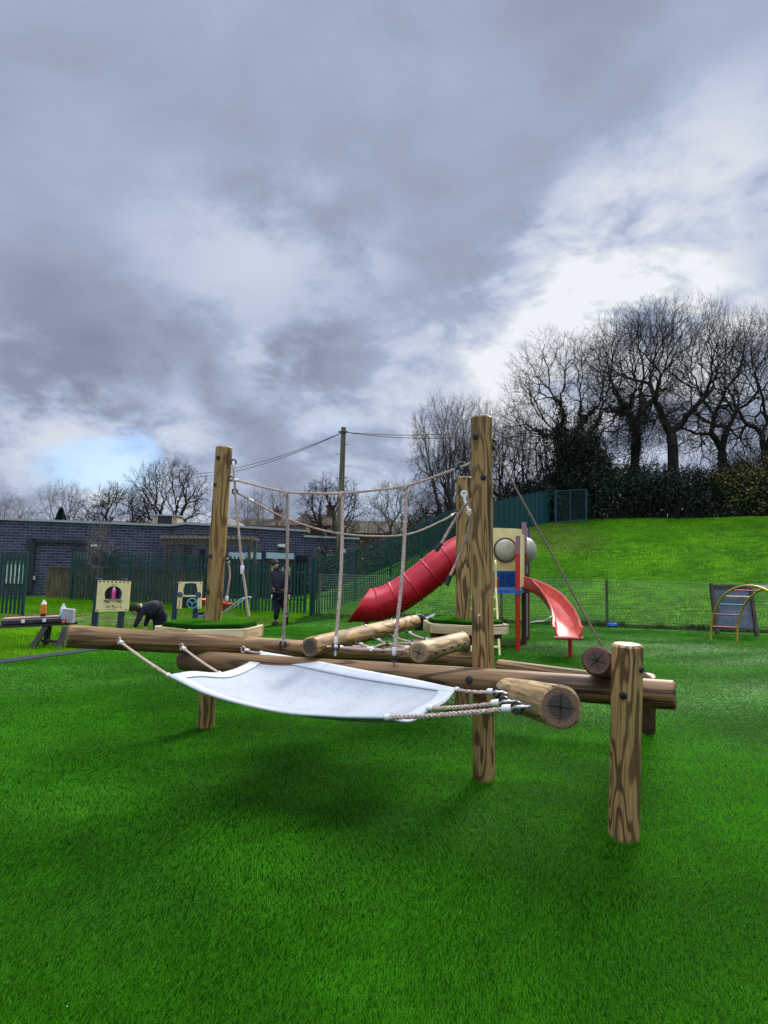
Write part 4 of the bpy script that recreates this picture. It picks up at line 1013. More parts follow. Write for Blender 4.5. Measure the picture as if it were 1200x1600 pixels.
# ------------------------------------------------------------------ trees
def tree_mesh(H, rx, seed, cz=.62, rz=.42, n=1700, rt=.0064, power=.495, wig=.10, trunkf=.2, low=False, shape='dome', up=0.0, twl=.5):
    r = np.random.default_rng(seed)
    pts = []
    while len(pts) < n:
        p = r.normal(0, 1, 3); p /= np.linalg.norm(p); rad = r.uniform(.25, 1)**.45; p *= rad
        q = np.array([p[0]*rx, p[1]*rx, H*cz+p[2]*H*rz]);
        lump = 1+.16*math.sin(4*math.atan2(p[1], p[0])+seed)+.12*math.sin(7*p[2]+seed*2)
        q[0] *= lump; q[1] *= lump
        if q[2] < H*trunkf*.9: continue
        if shape == 'cone' and np.hypot(q[0], q[1]) > rx*(1.15-q[2]/H)+.2: continue
        if shape == 'fan' and np.hypot(q[0], q[1]) > rx*min(1.05, .25+q[2]/H): continue
        pts.append(q)
    pts = np.array(pts); thick = []; thin = []
    def rec(p, d, Q, depth):
        k = len(Q); rad = rt*k**power
        if k == 1 or depth > 26:
            thin.append((p, Q[0], rad*1.1, rad*.5)); base = Q[0]; dv = Q[0]-p; l = np.linalg.norm(dv)+1e-6; dv = dv/l
            for _ in range(6):
                t = r.uniform(.2, 1); e = dv+r.normal(0, .6, 3); e /= np.linalg.norm(e); thin.append((p+(Q[0]-p)*t, p+(Q[0]-p)*t+e*r.uniform(.4, 1.1)*twl, rad*.6, rad*.3))
            return
        c = Q.mean(0); v = c-p; l = np.linalg.norm(v); frac = .30 if k > 60 else .42
        e = p+v*frac+r.normal(0, 1, 3)*l*frac*wig*(.85 if k < n*.7 else .3); e[2] += up*l*.05
        if low and k < n*.25: e[2] -= l*.05
        m = (p+e)/2+r.normal(0, 1, 3)*l*frac*wig*.6
        kr = rt*(k*.92)**power
        (thick if k > n/16 else thin).append((p, m, rad, (rad+kr)/2)); (thick if k > n/16 else thin).append((m, e, (rad+kr)/2, kr))
        dd = Q-e; ax = r.normal(0, 1, 3)
        if k > 3:
            cov = np.cov((dd/ (np.linalg.norm(dd, axis=1)[:, None]+1e-6)).T); w_, vv = np.linalg.eigh(cov); ax = vv[:, 2]+r.normal(0, .25, 3)
        s = dd/(np.linalg.norm(dd, axis=1)[:, None]+1e-6) @ ax; th = np.quantile(s, r.uniform(.32, .68)); A = Q[s <= th]; B = Q[s > th]
        if len(A) == 0 or len(B) == 0: A, B = Q[:k//2], Q[k//2:]
        rec(e, v, A, depth+1); rec(e, v, B, depth+1)
    z0 = H*trunkf; r0 = rt*n**power
    p = np.zeros(3); prev = p
    for i in range(4):
        q = np.array([r.normal(0, .04*H*.1), r.normal(0, .04*H*.1), z0*(i+1)/4]); thick.append((prev, q, r0*(1.35 if i == 0 else 1.06), r0*1.02)); prev = q
    rec(prev, None, pts, 0)
    def geo(S, sides):
        if not S: return np.zeros((0, 3)), np.zeros((0, 4), int)
        a = np.array([s[0] for s in S]); b = np.array([s[1] for s in S]); ra = np.array([s[2] for s in S]); rb = np.array([s[3] for s in S])
        t = b-a; t /= np.linalg.norm(t, axis=1)[:, None]+1e-9; ref = np.where(np.abs(t[:, 2:3]) < .9, np.array([[0, 0, 1.]]), np.array([[1., 0, 0]])); u = np.cross(t, ref); u /= np.linalg.norm(u, axis=1)[:, None]+1e-9; w = np.cross(t, u)
        an = 2*np.pi*np.arange(sides)/sides; c = np.cos(an)[None, :, None]; s = np.sin(an)[None, :, None]; off = u[:, None]*c+w[:, None]*s
        va = a[:, None]+off*ra[:, None, None]; vb = b[:, None]+t[:, None]*0+off*rb[:, None, None]; V = np.concatenate([va, vb], 1).reshape(-1, 3)
        i = (np.arange(len(S))*2*sides)[:, None]; k = np.arange(sides)[None]; k2 = (k+1) % sides
        return V, np.stack([i+k, i+k2, i+sides+k2, i+sides+k], -1).reshape(-1, 4)
    return geo(thick, 7), geo(thin, 3), thick
TREEDB = {}
def tree(label, px, Y, H, rx, seed, base_z=None, bark=BARK, twig=TWIG, group='bare winter trees', name='bare_tree', rot=0.0, x=None, ivy=0, ivyh=.5, **kw):
    X = P(px, 850, Y).x if x is None else x; z = tz(X, Y)-.1 if base_z is None else base_z
    t = thing(name, label, 'tree', (X, Y, z), group); (V1, F1), (V2, F2), thick = tree_mesh(H, rx, seed, **kw)
    o = npmesh('trunk', V1, F1, bark, None, True); o.parent = t; o = npmesh('crown', V2, F2, twig, None); o.parent = t
    t.rotation_euler = (0, 0, rot)
    if ivy:
        r = np.random.default_rng(seed+5); S = [s for s in thick if s[0][2] < H*ivyh]; w = np.array([np.linalg.norm(s[1]-s[0])*(s[2]+.25) for s in S]); idx = r.choice(len(S), ivy, p=w/w.sum())
        a = np.array([S[i][0] for i in idx]); b = np.array([S[i][1] for i in idx]); ra = np.array([S[i][2] for i in idx]); f = r.uniform(0, 1, ivy)[:, None]; dirs = r.normal(0, 1, (ivy, 3)); dirs /= np.linalg.norm(dirs, axis=1)[:, None]
        C = a+(b-a)*f+dirs*(ra[:, None]+np.abs(r.normal(0, .22, ivy))[:, None]); leaves('ivy', C, .10, .2, IVY, t, r)
    return t
def leaves(name, C, s0, s1, mat, parent, r, local=True):
    n = len(C); a = r.normal(0, 1, (n, 3)); a /= np.linalg.norm(a, axis=1)[:, None]; b = np.cross(a, r.normal(0, 1, (n, 3))); b /= np.linalg.norm(b, axis=1)[:, None]; s = r.uniform(s0, s1, n)[:, None]/2
    V = np.stack([C-a*s, C-b*s*.6, C+a*s, C+b*s*.6], 1).reshape(-1, 3); F = np.arange(n*4).reshape(-1, 4)
    o = npmesh(name, V, F, mat); o.parent = parent; return o
def bush(label, px, Y, w, h, seed, mat=HOLLY, n=9000, group='dark bushes under the trees', stems=26, name='bush', d=None, x=None, ls=(.10, .22), z=None, twigs=None):
    X = P(px, 850, Y).x if x is None else x; t = thing(name, label, 'bush', (X, Y, tz(X, Y)-.1 if z is None else z), group); r = np.random.default_rng(seed); d = d or w*.6
    nb = 26; cs = np.stack([r.uniform(-1, 1, nb)*w*.40, r.uniform(-1, 1, nb)*d*.40, r.uniform(.12, .78, nb)*h], -1); rad = r.uniform(.12, .30, nb)*min(w, h)
    i = r.integers(0, nb, n); u = r.normal(0, 1, (n, 3)); u /= np.linalg.norm(u, axis=1)[:, None]; C = cs[i]+u*(rad[i]*r.uniform(.45, 1.1, n)**.5)[:, None]; C[:, 2] = np.abs(C[:, 2])
    leaves('foliage', C, ls[0], ls[1], mat, t, r)
    S = []; V = []
    m = MB()
    for k in range(stems):
        a = Vector((r.uniform(-.3, .3)*w, r.uniform(-.3, .3)*d, 0)); c = cs[r.integers(0, nb)]; e = Vector((c[0]*1.1, c[1], h*r.uniform(.7, 1.12))); md_ = a.lerp(e, .5)+Vector((r.normal(0, .15), r.normal(0, .15), 0)); m.tube([a, md_, e], [.05, .03, .008], 4)
        for _ in range(5):
            q = md_.lerp(e, r.uniform(0, 1)); m.tube([q, q+Vector((r.normal(0, .35), r.normal(0, .35), r.uniform(.1, .7)))], [.012, .004], 3)
    o = m.build('stems', twigs or BARK, None); o.parent = t; return t
CZ = 5.2
# big oaks on the bank
tree('ivy-clad leaning oak at the left of the hilltop oaks', 893, 40, 12.2, 5.3, 11, bark=BARK, cz=.60, rz=.42, n=2300, wig=.13, ivy=9000, ivyh=.62, low=True, group='large bare oaks on top of the bank')
tree('tall bare oak with ivy up its trunk, second of the hilltop oaks', 992, 42, 14.6, 4.2, 12, n=2300, wig=.12, ivy=5000, ivyh=.55, cz=.64, rz=.38, group='large bare oaks on top of the bank')
tree('broadest bare oak with a clean forked trunk in the middle of the hilltop', 1055, 40, 14.5, 5.4, 13, n=2900, wig=.13, cz=.64, rz=.38, trunkf=.25, low=True, group='large bare oaks on top of the bank')
tree('bare oak with long low limbs right of the broadest oak', 1128, 42, 14.6, 5.2, 14, n=2300, wig=.14, cz=.60, rz=.42, low=True, ivy=800, ivyh=.3, group='large bare oaks on top of the bank')
tree('bare oak cut by the right picture edge on the hilltop', 1200, 41, 13.6, 5.0, 15, n=2000, wig=.13, group='large bare oaks on top of the bank')
tree('spreading pale bare tree leaning out left of the ivy-clad oak', 842, 43, 11.0, 5.0, 16, n=1200, wig=.12, bark=BARKG, twig=TWIG, low=True, group='bare trees behind the bank fence')
tree('slim upright bare tree above the tube slide', 690, 37, 11.2, 2.6, 17, n=1100, wig=.06, bark=BARKG, twig=TWIGP, cz=.56, rz=.46, shape='fan', trunkf=.12, base_z=1.0, group='bare trees behind the bank fence')
tree('thin pale bare tree between the slim tree and the tallest post', 738, 41, 11.6, 2.8, 18, n=900, wig=.07, bark=BARKG, twig=TWIGP, shape='fan', trunkf=.12, base_z=1.6, group='bare trees behind the bank fence')
tree('short dark bare tree behind the rear post', 712, 35, 7.4, 2.4, 19, n=900, wig=.10, trunkf=.1, shape='fan', base_z=1.6, group='bare trees behind the bank fence')
tree('dark tangled bare tree right of the tallest post', 788, 39, 8.4, 2.8, 20, n=1000, wig=.11, trunkf=.1, shape='fan', base_z=2.5, group='bare trees behind the bank fence')
tree('low scrubby bare tree above the sloping palisade fence', 622, 38, 6.2, 2.6, 21, n=900, wig=.10, trunkf=.1, bark=BARKG, twig=TWIGP, shape='fan', base_z=.8, group='bare trees behind the bank fence')
tree('many-stemmed rounded bare tree behind the telegraph pole', 515, 48, 8.4, 3.1, 22, n=900, wig=.05, trunkf=.06, bark=BARKG, twig=TWIG, shape='fan', base_z=.4, group='bare trees behind the school', rt=.010)
tree('drooping pale birch behind the brick wing', 418, 52, 8.2, 2.4, 23, n=700, wig=.09, bark=BARKG, twig=TWIGP, base_z=.2, group='bare trees behind the school')
tree('tallest bare oak behind the school, above the roof vent', 262, 50, 10.1, 3.4, 24, n=1300, wig=.14, cz=.66, rz=.36, base_z=.1, group='bare trees behind the school', low=True, rt=.009)
tree('wide low dark oak behind the school roof', 182, 48, 7.9, 3.1, 25, n=1300, wig=.15, cz=.62, rz=.38, base_z=.1, group='bare trees behind the school', rt=.009)
tree('pale bare tree rising behind the small conifer', 95, 56, 9.0, 2.7, 26, n=800, wig=.10, twig=TWIGP, bark=BARKG, base_z=.1, group='bare trees behind the school')
tree('small pale tree at the left picture edge behind the school', 10, 55, 7.6, 2.2, 27, n=700, wig=.08, twig=TWIGP, bark=BARKG, base_z=.1, group='bare trees behind the school')
tree('thin bare birch at the left of the drooping birch', 385, 54, 7.6, 2.0, 28, n=600, wig=.08, twig=TWIGP, bark=BARKG, base_z=.1, group='bare trees behind the school')
tree('slender bare sapling in front of the brick wall', 157, 25.4, 3.4, .55, 29, n=120, wig=.05, twig=TWIGP, bark=BARKG, trunkf=.35, rt=.006, name='sapling', group='saplings', twl=.3)
# conifer
def conifer():
    Y = 50; X = P(94, 820, Y).x; t = thing('conifer', 'small dark conical conifer poking above the school roof', 'tree', (X, Y, 0)); r = np.random.default_rng(3); n = 7000; H = 6.1; z = r.uniform(1.5, H, n); rr = (1-(z-1.5)/(H-1.5))**.8*1.35*r.uniform(.3, 1.05, n)**.4; a = r.uniform(0, 6.283, n)
    leaves('crown', np.stack([rr*np.cos(a), rr*np.sin(a), z], -1), .15, .3, HOLLY, t, r); m = MB(); m.tube([(0, 0, 0), (0, 0, 5)], [.2, .05], 8); o = m.build('trunk', BARK, None); o.parent = t
conifer()
bush('tiny dark evergreen top just right of the conifer above the roof', 122, 50, 1.2, 4.9, 44, n=1800, group=None, z=0, d=1.2)
# understorey on the bank: dark mass cut into single bushes
spec = [(845, 2.6, 3.4, 9000, 'low dark bush behind the mesh gate'), (880, 3.4, 6.6, 15000, 'tall ivy-dark bush under the leaning oak'), (906, 3.6, 5.8, 15000, 'rounded holly bush right of the mesh gate'), (942, 3.8, 4.4, 12000, 'dark holly bush left of the second oak trunk'), (985, 4.0, 3.7, 9000, 'dark bush around the second oak trunk'),
        (1030, 4.0, 3.1, 6500, 'twiggy dark bush left of the broadest oak trunk'), (1075, 4.2, 3.3, 6500, 'twiggy dark bush right of the broadest oak trunk'), (1120, 4.0, 2.6, 7000, 'low dark thicket under the long-limbed oak'), (1165, 4.2, 3.9, 11000, 'dark evergreen bush near the right picture edge'), (1212, 4.2, 4.8, 12000, 'dark evergreen bush cut by the right picture edge')]
for i, (px, w, h, nn_, lab) in enumerate(spec): bush(lab, px, 39+.3*(i % 3)-(.5 if px > 1000 else 0), w*1.08, h, 60+i, n=nn_, ls=(.08, .19), stems=60, twigs=TWIG)
bush('olive and gold leaved bush below the rightmost oaks', 1150, 38.2, 3.0, 3.6, 80, RUST, 2600, None, 30)
bush('sparse gold leaved hazel at the right picture edge', 1195, 38.0, 3.4, 4.2, 81, RUST, 1700, None, 30)
for i, (px, Y, w, h, z, lab) in enumerate([(620, 36, 5, 3.4, .3, 'bramble thicket behind the sloping palisade fence'), (680, 36.5, 4.5, 4.6, .8, 'dark bramble bush left of the rear post'), (745, 39, 4.4, 5.0, 1.8, 'dark bramble bush behind the tallest post'), (795, 40, 4.6, 5.6, 2.2, 'dark evergreen bush above the solid green fence'), (835, 42, 4.0, 4.6, 3.4, 'dark bush behind the end of the solid green fence')]):
    bush(lab, px, Y, w, h, 90+i, IVY if i > 2 else BRAMB, 4200 if i < 2 else 8500, 'thicket behind the palisade fence', 60, z=z, twigs=TWIG)
bush('grey-green leafy shrub at the low end of the school wall', 510, 30.8, 1.9, 3.0, 99, leafmat('grey_green_leaf', (.035, .055, .035), (.09, .12, .075)), 2600, None, 14, z=.1, ls=(.06, .14))

# ------------------------------------------------------------------ play panels
def sign_frame(label, px0, px1, ytop, pcx, Y, cat='play panel'):
    t = thing('activity_board', label, cat, (P(px0, 900, Y).x, Y, 0), 'play panels on dark posts in the rough grass')
    for px in (px0, px1):
        p = P(px, ytop, Y); q = Vector((p.x-.03, p.y, -.05)); m = MB(); m.beam(q, p, .115, .10, (0, 1, 0), .008); m.build('panel_post', POSTB, t)
    return t
def panel1():
    Y = 14.0; t = sign_frame('cream play panel with a pink bottle in an arched opening', 154, 194, 904, 178, Y, 'play panel')
    tl, tr, bl, br = P(153, 907, Y-.08), P(204, 908, Y-.05), P(149, 956, Y-.08), P(200, 955, Y-.05)
    def uv(u, v, o=0.0): return tl.lerp(tr, u).lerp(bl.lerp(br, u), v)+Vector((0, -o, 0))
    N_ = 32; hole = []
    for k in range(N_):
        an = 2*math.pi*(k+.5)/N_; x = .5+.27*math.cos(an); y = .44-.27*math.sin(an) if math.sin(an) > 0 else .44+.18*min(1, -math.sin(an)*1.9); hole.append((x, y))
    out = []
    for x, y in hole:
        c, s = x-.5, y-.44; k = 1e9
        if c > 0: k = min(k, .5/c)
        if c < 0: k = min(k, -.5/c)
        if s > 0: k = min(k, .56/s)
        if s < 0: k = min(k, -.44/s)
        out.append((.5+c*k, .44+s*k))
    m = MB()
    for o in (0, .03):
        for q in out+hole: m.v.append(uv(*q, -o))
    # square corners
    for k in range(N_):
        k2 = (k+1) % N_; m.face((k, k2, N_+k2, N_+k)); m.face((2*N_+k, 2*N_+k2, 3*N_+k2, 3*N_+k)); m.face((N_+k, N_+k2, 3*N_+k2, 3*N_+k)); m.face((k, 2*N_+k, 2*N_+k2, k2))
    for (cx, cy) in ((0, 0), (1, 0), (1, 1), (0, 1)):
        near_ = sorted(range(N_), key=lambda k: (out[k][0]-cx)**2+(out[k][1]-cy)**2)[:2]; b = len(m.v); m.v += [uv(cx, cy, 0), uv(cx, cy, -.03)]
        m.face((near_[0], b, near_[1])); m.face((near_[0]+2*N_, b+1, near_[1]+2*N_))
    f = m.build('face_board', CREAMP, t)
    m = MB(); m.prism([uv(.2, .14, -.10), uv(.8, .14, -.10), uv(.8, .66, -.10), uv(.2, .66, -.10)], (0, .01, 0)); m.build('back_plate', M('near_black_plate', (.008, .010, .012), .6), t)
    m = MB(); m.prism([uv(.22, .60, .03), uv(.79, .60, .03), uv(.79, .625, .03), uv(.22, .625, .03)], (0, .13, 0)); m.build('shelf', M('grey_shelf', (.25, .27, .30), .5), t)
    c = uv(.51, .60, -.03); m = MB(); PK = M('pink_liquid', (.75, .06, .28), .3, .5, 0, .1)
    s_ = .26; m.lathe([(.042, .002), (.047, .03), (.040, .09), (.046, .13), (.047, .17), (.035, .20)], 16, c); bo = m.build('bottle_body', PK, t, True)
    m = MB(); m.lathe([(.035, .201), (.022, .24), (.016, .26), (.016, .285), (.006, .29)], 16, c); m.build('bottle_neck', M('pale_pink_plastic', (.75, .45, .52), .3), t, True)
    INK = M('black_print', (.02, .018, .016), .7); m = MB()
    for i in range(8):
        u = .07+i*.123; m.prism([uv(u-.03, .015, .003), uv(u+.03, .015, .003), uv(u+.022, .05, .003), uv(u, .07, .003), uv(u-.022, .05, .003)], (0, .004, 0))
    for u in (.33, .40): m.torus(uv(u, .84, .003), (0, 1, 0), .022, .003, 16, 4)
    for (u, v, w, h) in ((.49, .79, .04, .05), (.56, .82, .03, .02), (.56, .86, .05, .02), (.64, .86, .05, .02), (.74, .86, .05, .02), (.64, .80, .03, .015), (.72, .80, .05, .012), (.30, .935, .35, .008), (.52, .86, .02, .04), (.44, .12, .04, .02), (.50, .115, .04, .02), (.56, .12, .03, .02)):
        m.prism([uv(u, v, .003), uv(u+w, v, .003), uv(u+w, v+h, .003), uv(u, v+h, .003)], (0, .004, 0))
    m.build('print', INK, f)
    m = MB()
    for (x0, c_) in ((.24, 0), (.60, 1)): m.prism([uv(x0, .64, .004), uv(x0+.18, .68, .004), uv(x0+.16, .72, .004), uv(x0+.03, .70, .004)], (0, .004, 0))
    m.build('print', M('orange_print', (.45, .12, .04), .7), f)
    for u, v in ((.05, .95), (.94, .95)):
        m = MB(); m.lathe([(.016, -.005), (.016, .004), (.008, .009)], 12, uv(u, v), Matrix.Rotation(R(90), 3, 'X')); m.build('bolt', BOLT, f)
panel1()
def panel2():
    Y = 16.4; t = sign_frame('cream driving play panel with a blue steering wheel beside the left platform', 276.5, 309, 910, 295, Y)
    tl, tr, bl, br = P(279, 909, Y-.08), P(316, 909, Y-.05), P(276, 951, Y-.08), P(314, 951, Y-.05)
    def uv(u, v, o=0.0): return tl.lerp(tr, u).lerp(bl.lerp(br, u), v)+Vector((0, -o, 0))
    m = MB()
    def q(u0, v0, u1, v1, o=0.0, th=.03): m.prism([uv(u0, v0, o), uv(u1, v0, o), uv(u1, v1, o), uv(u0, v1, o)], (0, th, 0))
    q(0, 0, 1, .06); m.prism([uv(0, .06), uv(.27, .06), uv(.20, .30), uv(.22, .48), uv(.2, .55), uv(.2, 1), uv(0, 1)], (0, .03, 0)); m.prism([uv(1, .06), uv(1, 1), uv(.84, 1), uv(.84, .55), uv(.80, .48), uv(.82, .30), uv(.74, .06)], (0, .03, 0)); q(.2, .5, .84, .56)
    f = m.build('face_board', CREAMP, t)
    m = MB(); m.prism([uv(.2, .56, -.04), uv(.84, .56, -.04), uv(.84, .97, -.04), uv(.2, .97, -.04)], (0, .01, 0)); m.build('dashboard', M('dash_black', (.012, .014, .018), .6, .4, 0, .6, 30), t)
    m = MB(); m.torus(uv(.66, .80, .07), (0, 1, .1), .125, .014, 24, 8)
    for an in (.5, 2.6, 4.7): m.tube([uv(.66, .80, .07), uv(.66, .80, .07)+Vector((math.cos(an)*.12, 0, math.sin(an)*.12))], .012, 6)
    m.build('steering_wheel', M('light_blue_plastic', (.12, .40, .50), .4), t, True)
    for u in (.10, .88):
        m = MB(); m.lathe([(.068, -.01), (.07, .012), (.045, .016)], 20, uv(u, .48), Matrix.Rotation(R(90), 3, 'X')); m.build('dial', M('grey_blue_dial', (.05, .09, .13), .4), t, True)
    m = MB(); q_ = [(.42, .02, .64, .05)]
    for a in q_: m.prism([uv(a[0], a[1], .02), uv(a[2], a[1], .02), uv(a[2], a[3], .02), uv(a[0], a[3], .02)], (0, .018, 0))
    m.build('mirror', M('mirror_grey', (.3, .36, .42), .3), t)
    m = MB()
    for v in (.70, .76, .83, .88): m.prism([uv(.07, v, .003), uv(.14, v, .003), uv(.13, v+.03, .003), uv(.08, v+.035, .003)], (0, .003, 0))
    m.build('print', M('orange_print', (.45, .12, .04), .7), f)
    for u, v in ((.06, .05), (.93, .05), (.05, .96), (.95, .96)):
        m = MB(); m.lathe([(.014, -.005), (.014, .004), (.008, .009)], 12, uv(u, v), Matrix.Rotation(R(90), 3, 'X')); m.build('bolt', BOLT, f)
panel2()

# ------------------------------------------------------------------ picnic bench and what lies on it
def bench():
    Y = 12.1; zt = .36; t = thing('picnic_bench', 'dark wooden picnic bench at the left picture edge on rough grass', 'bench', (-6.6, Y, 0))
    a = P(-60, 992, 11.7); b = P(108, 977, 12.3); a.z = zt; b.z = zt+.07; m = MB(); off = Vector((.05, .30, 0))
    DW = wood('dark_stained_wood', (.035, .030, .028), (.012, .010, .010), 4, .5)
    for i in range(3): m.beam(a+off*(i*.42), b+off*(i*.42), .115, .04)
    m.build('bench_top', DW, t)
    for px in (66, 97):
        top = P(px+6, 985, 12.2); m = MB()
        for s in (-1, 1): m.beam(Vector((top.x+s*.02-(.10 if px < 80 else -.02), 12.15+s*.22, -.03)), Vector((top.x+.02, 12.2+s*.06, zt+.02)), .10, .045, (0, 1, 0))
        m.build('leg', DW, t)
    m = MB(); p, q = P(66, 1001, 12.2), P(97, 1003, 12.2); m.beam(p, q, .05, .09, (0, 1, 0)); m.build('brace', DW, t)
    return a, b
ba, bb = bench()
def on_bench(px, dy=.12):
    f = (px-(-60))/168; p = ba.lerp(bb, f); return Vector((P(px, 980, p.y+dy).x, p.y+dy, p.z+.021))
def case():
    c = on_bench(50, .12); t = thing('tool_case', 'flat dark tool case with white latches and a pinkish lid on the bench', 'tool case', c); d = (bb-ba).normalized(); rot = Matrix((d, Vector((-d.y, d.x, 0)).normalized(), d.cross(Vector((-d.y, d.x, 0))).normalized())).transposed()
    m = MB(); m.box(c+Vector((0, 0, .055)), (.98, .34, .10), rot, .02); m.build('case_shell', M('purplish_black_plastic', (.035, .028, .038), .5, .4, 0, .5, 9), t)
    m = MB(); m.box(c+Vector((-.02, .01, .118)), (.94, .32, .02), rot, .008); m.build('lid', M('pink_beige_card', (.42, .22, .20), .8, .2, 0, .4, 3), t)
    for s in (-.09, .26):
        m = MB(); m.box(c+d*s+Vector((.03, -.19, .06)), (.06, .03, .06), rot, .006); m.build('latch', FERR, t)
case()
def bottle(label, px, h, mats, prof, dy):
    p = on_bench(px, dy)
    if px < 80: p.z += .13
    t = thing('bottle', label, 'bottle', p); k = h/.30
    for nm, mt, pr in prof:
        m = MB(); m.lathe([(r_*k, z_*k) for r_, z_ in pr], 16, p); m.build(nm, mats[mt], t, True)
OR = M('orange_drink', (.75, .20, .02), .3, .5, 0, .3, 20); WH = M('white_bottle_plastic', (.72, .70, .66), .35); CY = M('cyan_liquid', (.10, .50, .62), .25, .5, 0, .2); CL = M('clear_plastic', (.50, .56, .62), .15, .5, 0, .25, 12); PKB = M('dark_base', (.02, .018, .02), .5)
bottle('orange and white drink bottle standing on the tool case', 66, .31, [PKB, OR, WH], [('base', 0, [(.045, 0), (.045, .05)]), ('bottle_body', 1, [(.045, .051), (.05, .10), (.046, .17), (.048, .22)]), ('bottle_neck', 2, [(.048, .221), (.035, .26), (.018, .28), (.018, .30)])], .1)
bottle('clear water bottle with blue label behind the grey box', 97, .36, [CY, CL, WH], [('label_band', 0, [(.048, 0), (.05, .03), (.048, .13)]), ('bottle_body', 1, [(.046, .131), (.052, .17), (.046, .22), (.02, .27)]), ('cap', 2, [(.018, .271), (.018, .30)])], .1)
p = on_bench(107, .0); t = thing('box', 'plain grey box at the right end of the bench', 'box', p); m = MB(); m.box(p+Vector((0, -.02, .125)), (.20, .12, .25), Matrix.Rotation(.06, 3, 'Y'), .01); m.build('carton', M('grey_card', (.34, .33, .36), .8), t); m = MB(); m.box(p+Vector((0, -.02, .256)), (.205, .125, .012), Matrix.Rotation(.06, 3, 'Y'), .004); m.build('lid', M('light_grey_card', (.42, .42, .44), .8), t)
p = on_bench(99, -.1); t = thing('tape_roll', 'small red tape roll on the bench end beside the log', 'tape', p); m = MB(); m.torus(p+Vector((0, 0, .045)), (0, 1, .2), .035, .016, 20, 8); m.build('tape', REDP, t, True); m = MB(); m.torus(p+Vector((0, 0, .045)), (0, 1, .2), .02, .008, 16, 8); m.build('core', FERR, t, True)
p = G(101, 1013.5); m = MB(); m.tube(spline([p+Vector((-.10, 0, .02)), p+Vector((0, .03, .06)), p+Vector((.08, .02, .08)), p+Vector((.12, 0, .05))], 5), .012, 6); tag(m.build('green_strap', M('green_webbing', (.02, .20, .09), .6), None), 'short bright green strap lying at the edging beside the bench leg', 'strap')

# ------------------------------------------------------------------ wheelbarrow, bucket, shovel, bag, hose
def barrow():
    Y = 17.3; c = P(342, 940, Y); t = thing('wheelbarrow', 'red wheelbarrow with grey handles behind the left post', 'wheelbarrow', (c.x, Y, 0)); m = MB()
    x0, x1 = P(316, 940, Y).x, P(362, 940, Y).x; z0, z1 = P(340, 956, Y).z, P(340, 939, Y).z
    lo = [v3(x0+.22, Y-.22, z0+.05), v3(x1-.22, Y-.2, z0+.02), v3(x1-.22, Y+.2, z0+.02), v3(x0+.22, Y+.22, z0+.05)]; hi = [v3(x0, Y-.34, z1+.05), v3(x1, Y-.3, z1-.06), v3(x1, Y+.3, z1-.06), v3(x0, Y+.34, z1+.05)]
    m.v += lo+hi; m.face((0, 1, 2, 3)); [m.face((i, (i+1) % 4, 4+(i+1) % 4, 4+i)) for i in range(4)]; o = m.build('tray', M('orange_red_paint', (.42, .035, .025), .5, .4, 0, .3), t); md = o.modifiers.new('s', 'SOLIDIFY'); md.thickness = .012
    for s in (-1, 1):
        m = MB(); m.tube(spline([v3(x0-.02, Y+s*.06, .26), v3(x0+.3, Y+s*.2, z0), v3(x1-.15, Y+s*.27, z0+.02), P(381, 936, Y)+Vector((0, s*.29, .02)), P(390, 935.5, Y)+Vector((0, s*.29, .02))], 6), .016, 8); m.build('handle', STEEL, t, True)
        m = MB(); m.tube(spline([v3(x1-.35, Y+s*.22, z0), v3(x1-.28, Y+s*.25, .0), v3(x1-.12, Y+s*.25, .0), v3(x1-.02, Y+s*.25, z0)], 5), .014, 8); m.build('leg', STEEL, t, True)
    m = MB(); m.torus(v3(x0-.02, Y, .2), (0, 1, 0), .15, .045, 24, 10); w = m.build('wheel', BLACK, t, True); m = MB(); m.lathe([(.11, -.02), (.11, .02)], 18, v3(x0-.02, Y, .2), Matrix.Rotation(R(90), 3, 'X')); m.build('rim', STEEL, w)
barrow()
def bucket():
    Y = 17.5; c = P(655, 975, Y); c.z = 0; t = thing('bucket', 'black rubber bucket on the turf behind the end of the cross log', 'bucket', c); m = MB(); m.lathe([(.12, .0), (.17, .31), (.185, .32), (.185, .335), (.16, .335), (.11, .02)], 24, c); m.build('tub', M('black_rubber', (.008, .008, .009), .7), t, True); m = MB(); m.tube([c+Vector((.17*math.cos(a_), 0, .32+.10*math.sin(a_))) for a_ in [math.pi*i/12 for i in range(13)]], .008, 6); m.build('handle', STEEL, t)
bucket()
def shovel():
    a = P(676, 962, 17.7); t = thing('shovel', 'shovel with grey blade lying across the bucket by the tube slide', 'shovel', a); m = MB(); b = P(628, 972, 17.3); b.z = .03
    m.tube([b, a.lerp(b, .22)], .018, 8); m.build('shaft', WOLD, t); d = (a-b).normalized(); s = Vector((0, 1, .25)).normalized(); m = MB(); c = a.lerp(b, .1); m.prism([c-d*.13-s*.10, c-d*.13+s*.10, c+d*.10+s*.11, c+d*.2, c+d*.10-s*.11], (0, 0, .012)); m.build('blade', STEEL, t)
shovel()
def bag(lab, px, py, mat, w, h):
    c = G(px, py); t = thing('bag', lab, 'bag', c); m = MB(); m.lathe([(w*.8, 0), (w, h*.3), (w*.9, h*.7), (w*.4, h*.95), (w*.5, h)], 14, c); m.build('sack', mat, t, True); m = MB(); m.torus(c+Vector((0, 0, h*.95)), (0, 0, 1), w*.42, .012, 14, 6); m.build('tie', BLACK, t)
bag('small bright blue bag in the weeds at the mesh fence', 957, 980, BLUEP, .17, .16)
m = MB(); m.tube(spline([G(828, 973, .05), G(838, 971, .1), G(850, 970, .12), G(860, 964, .25), G(866, 958, .3)], 8), .014, 8); tag(m.build('hose', FERR, None), 'pale thin hose curving on the turf behind the open slide', 'hose')
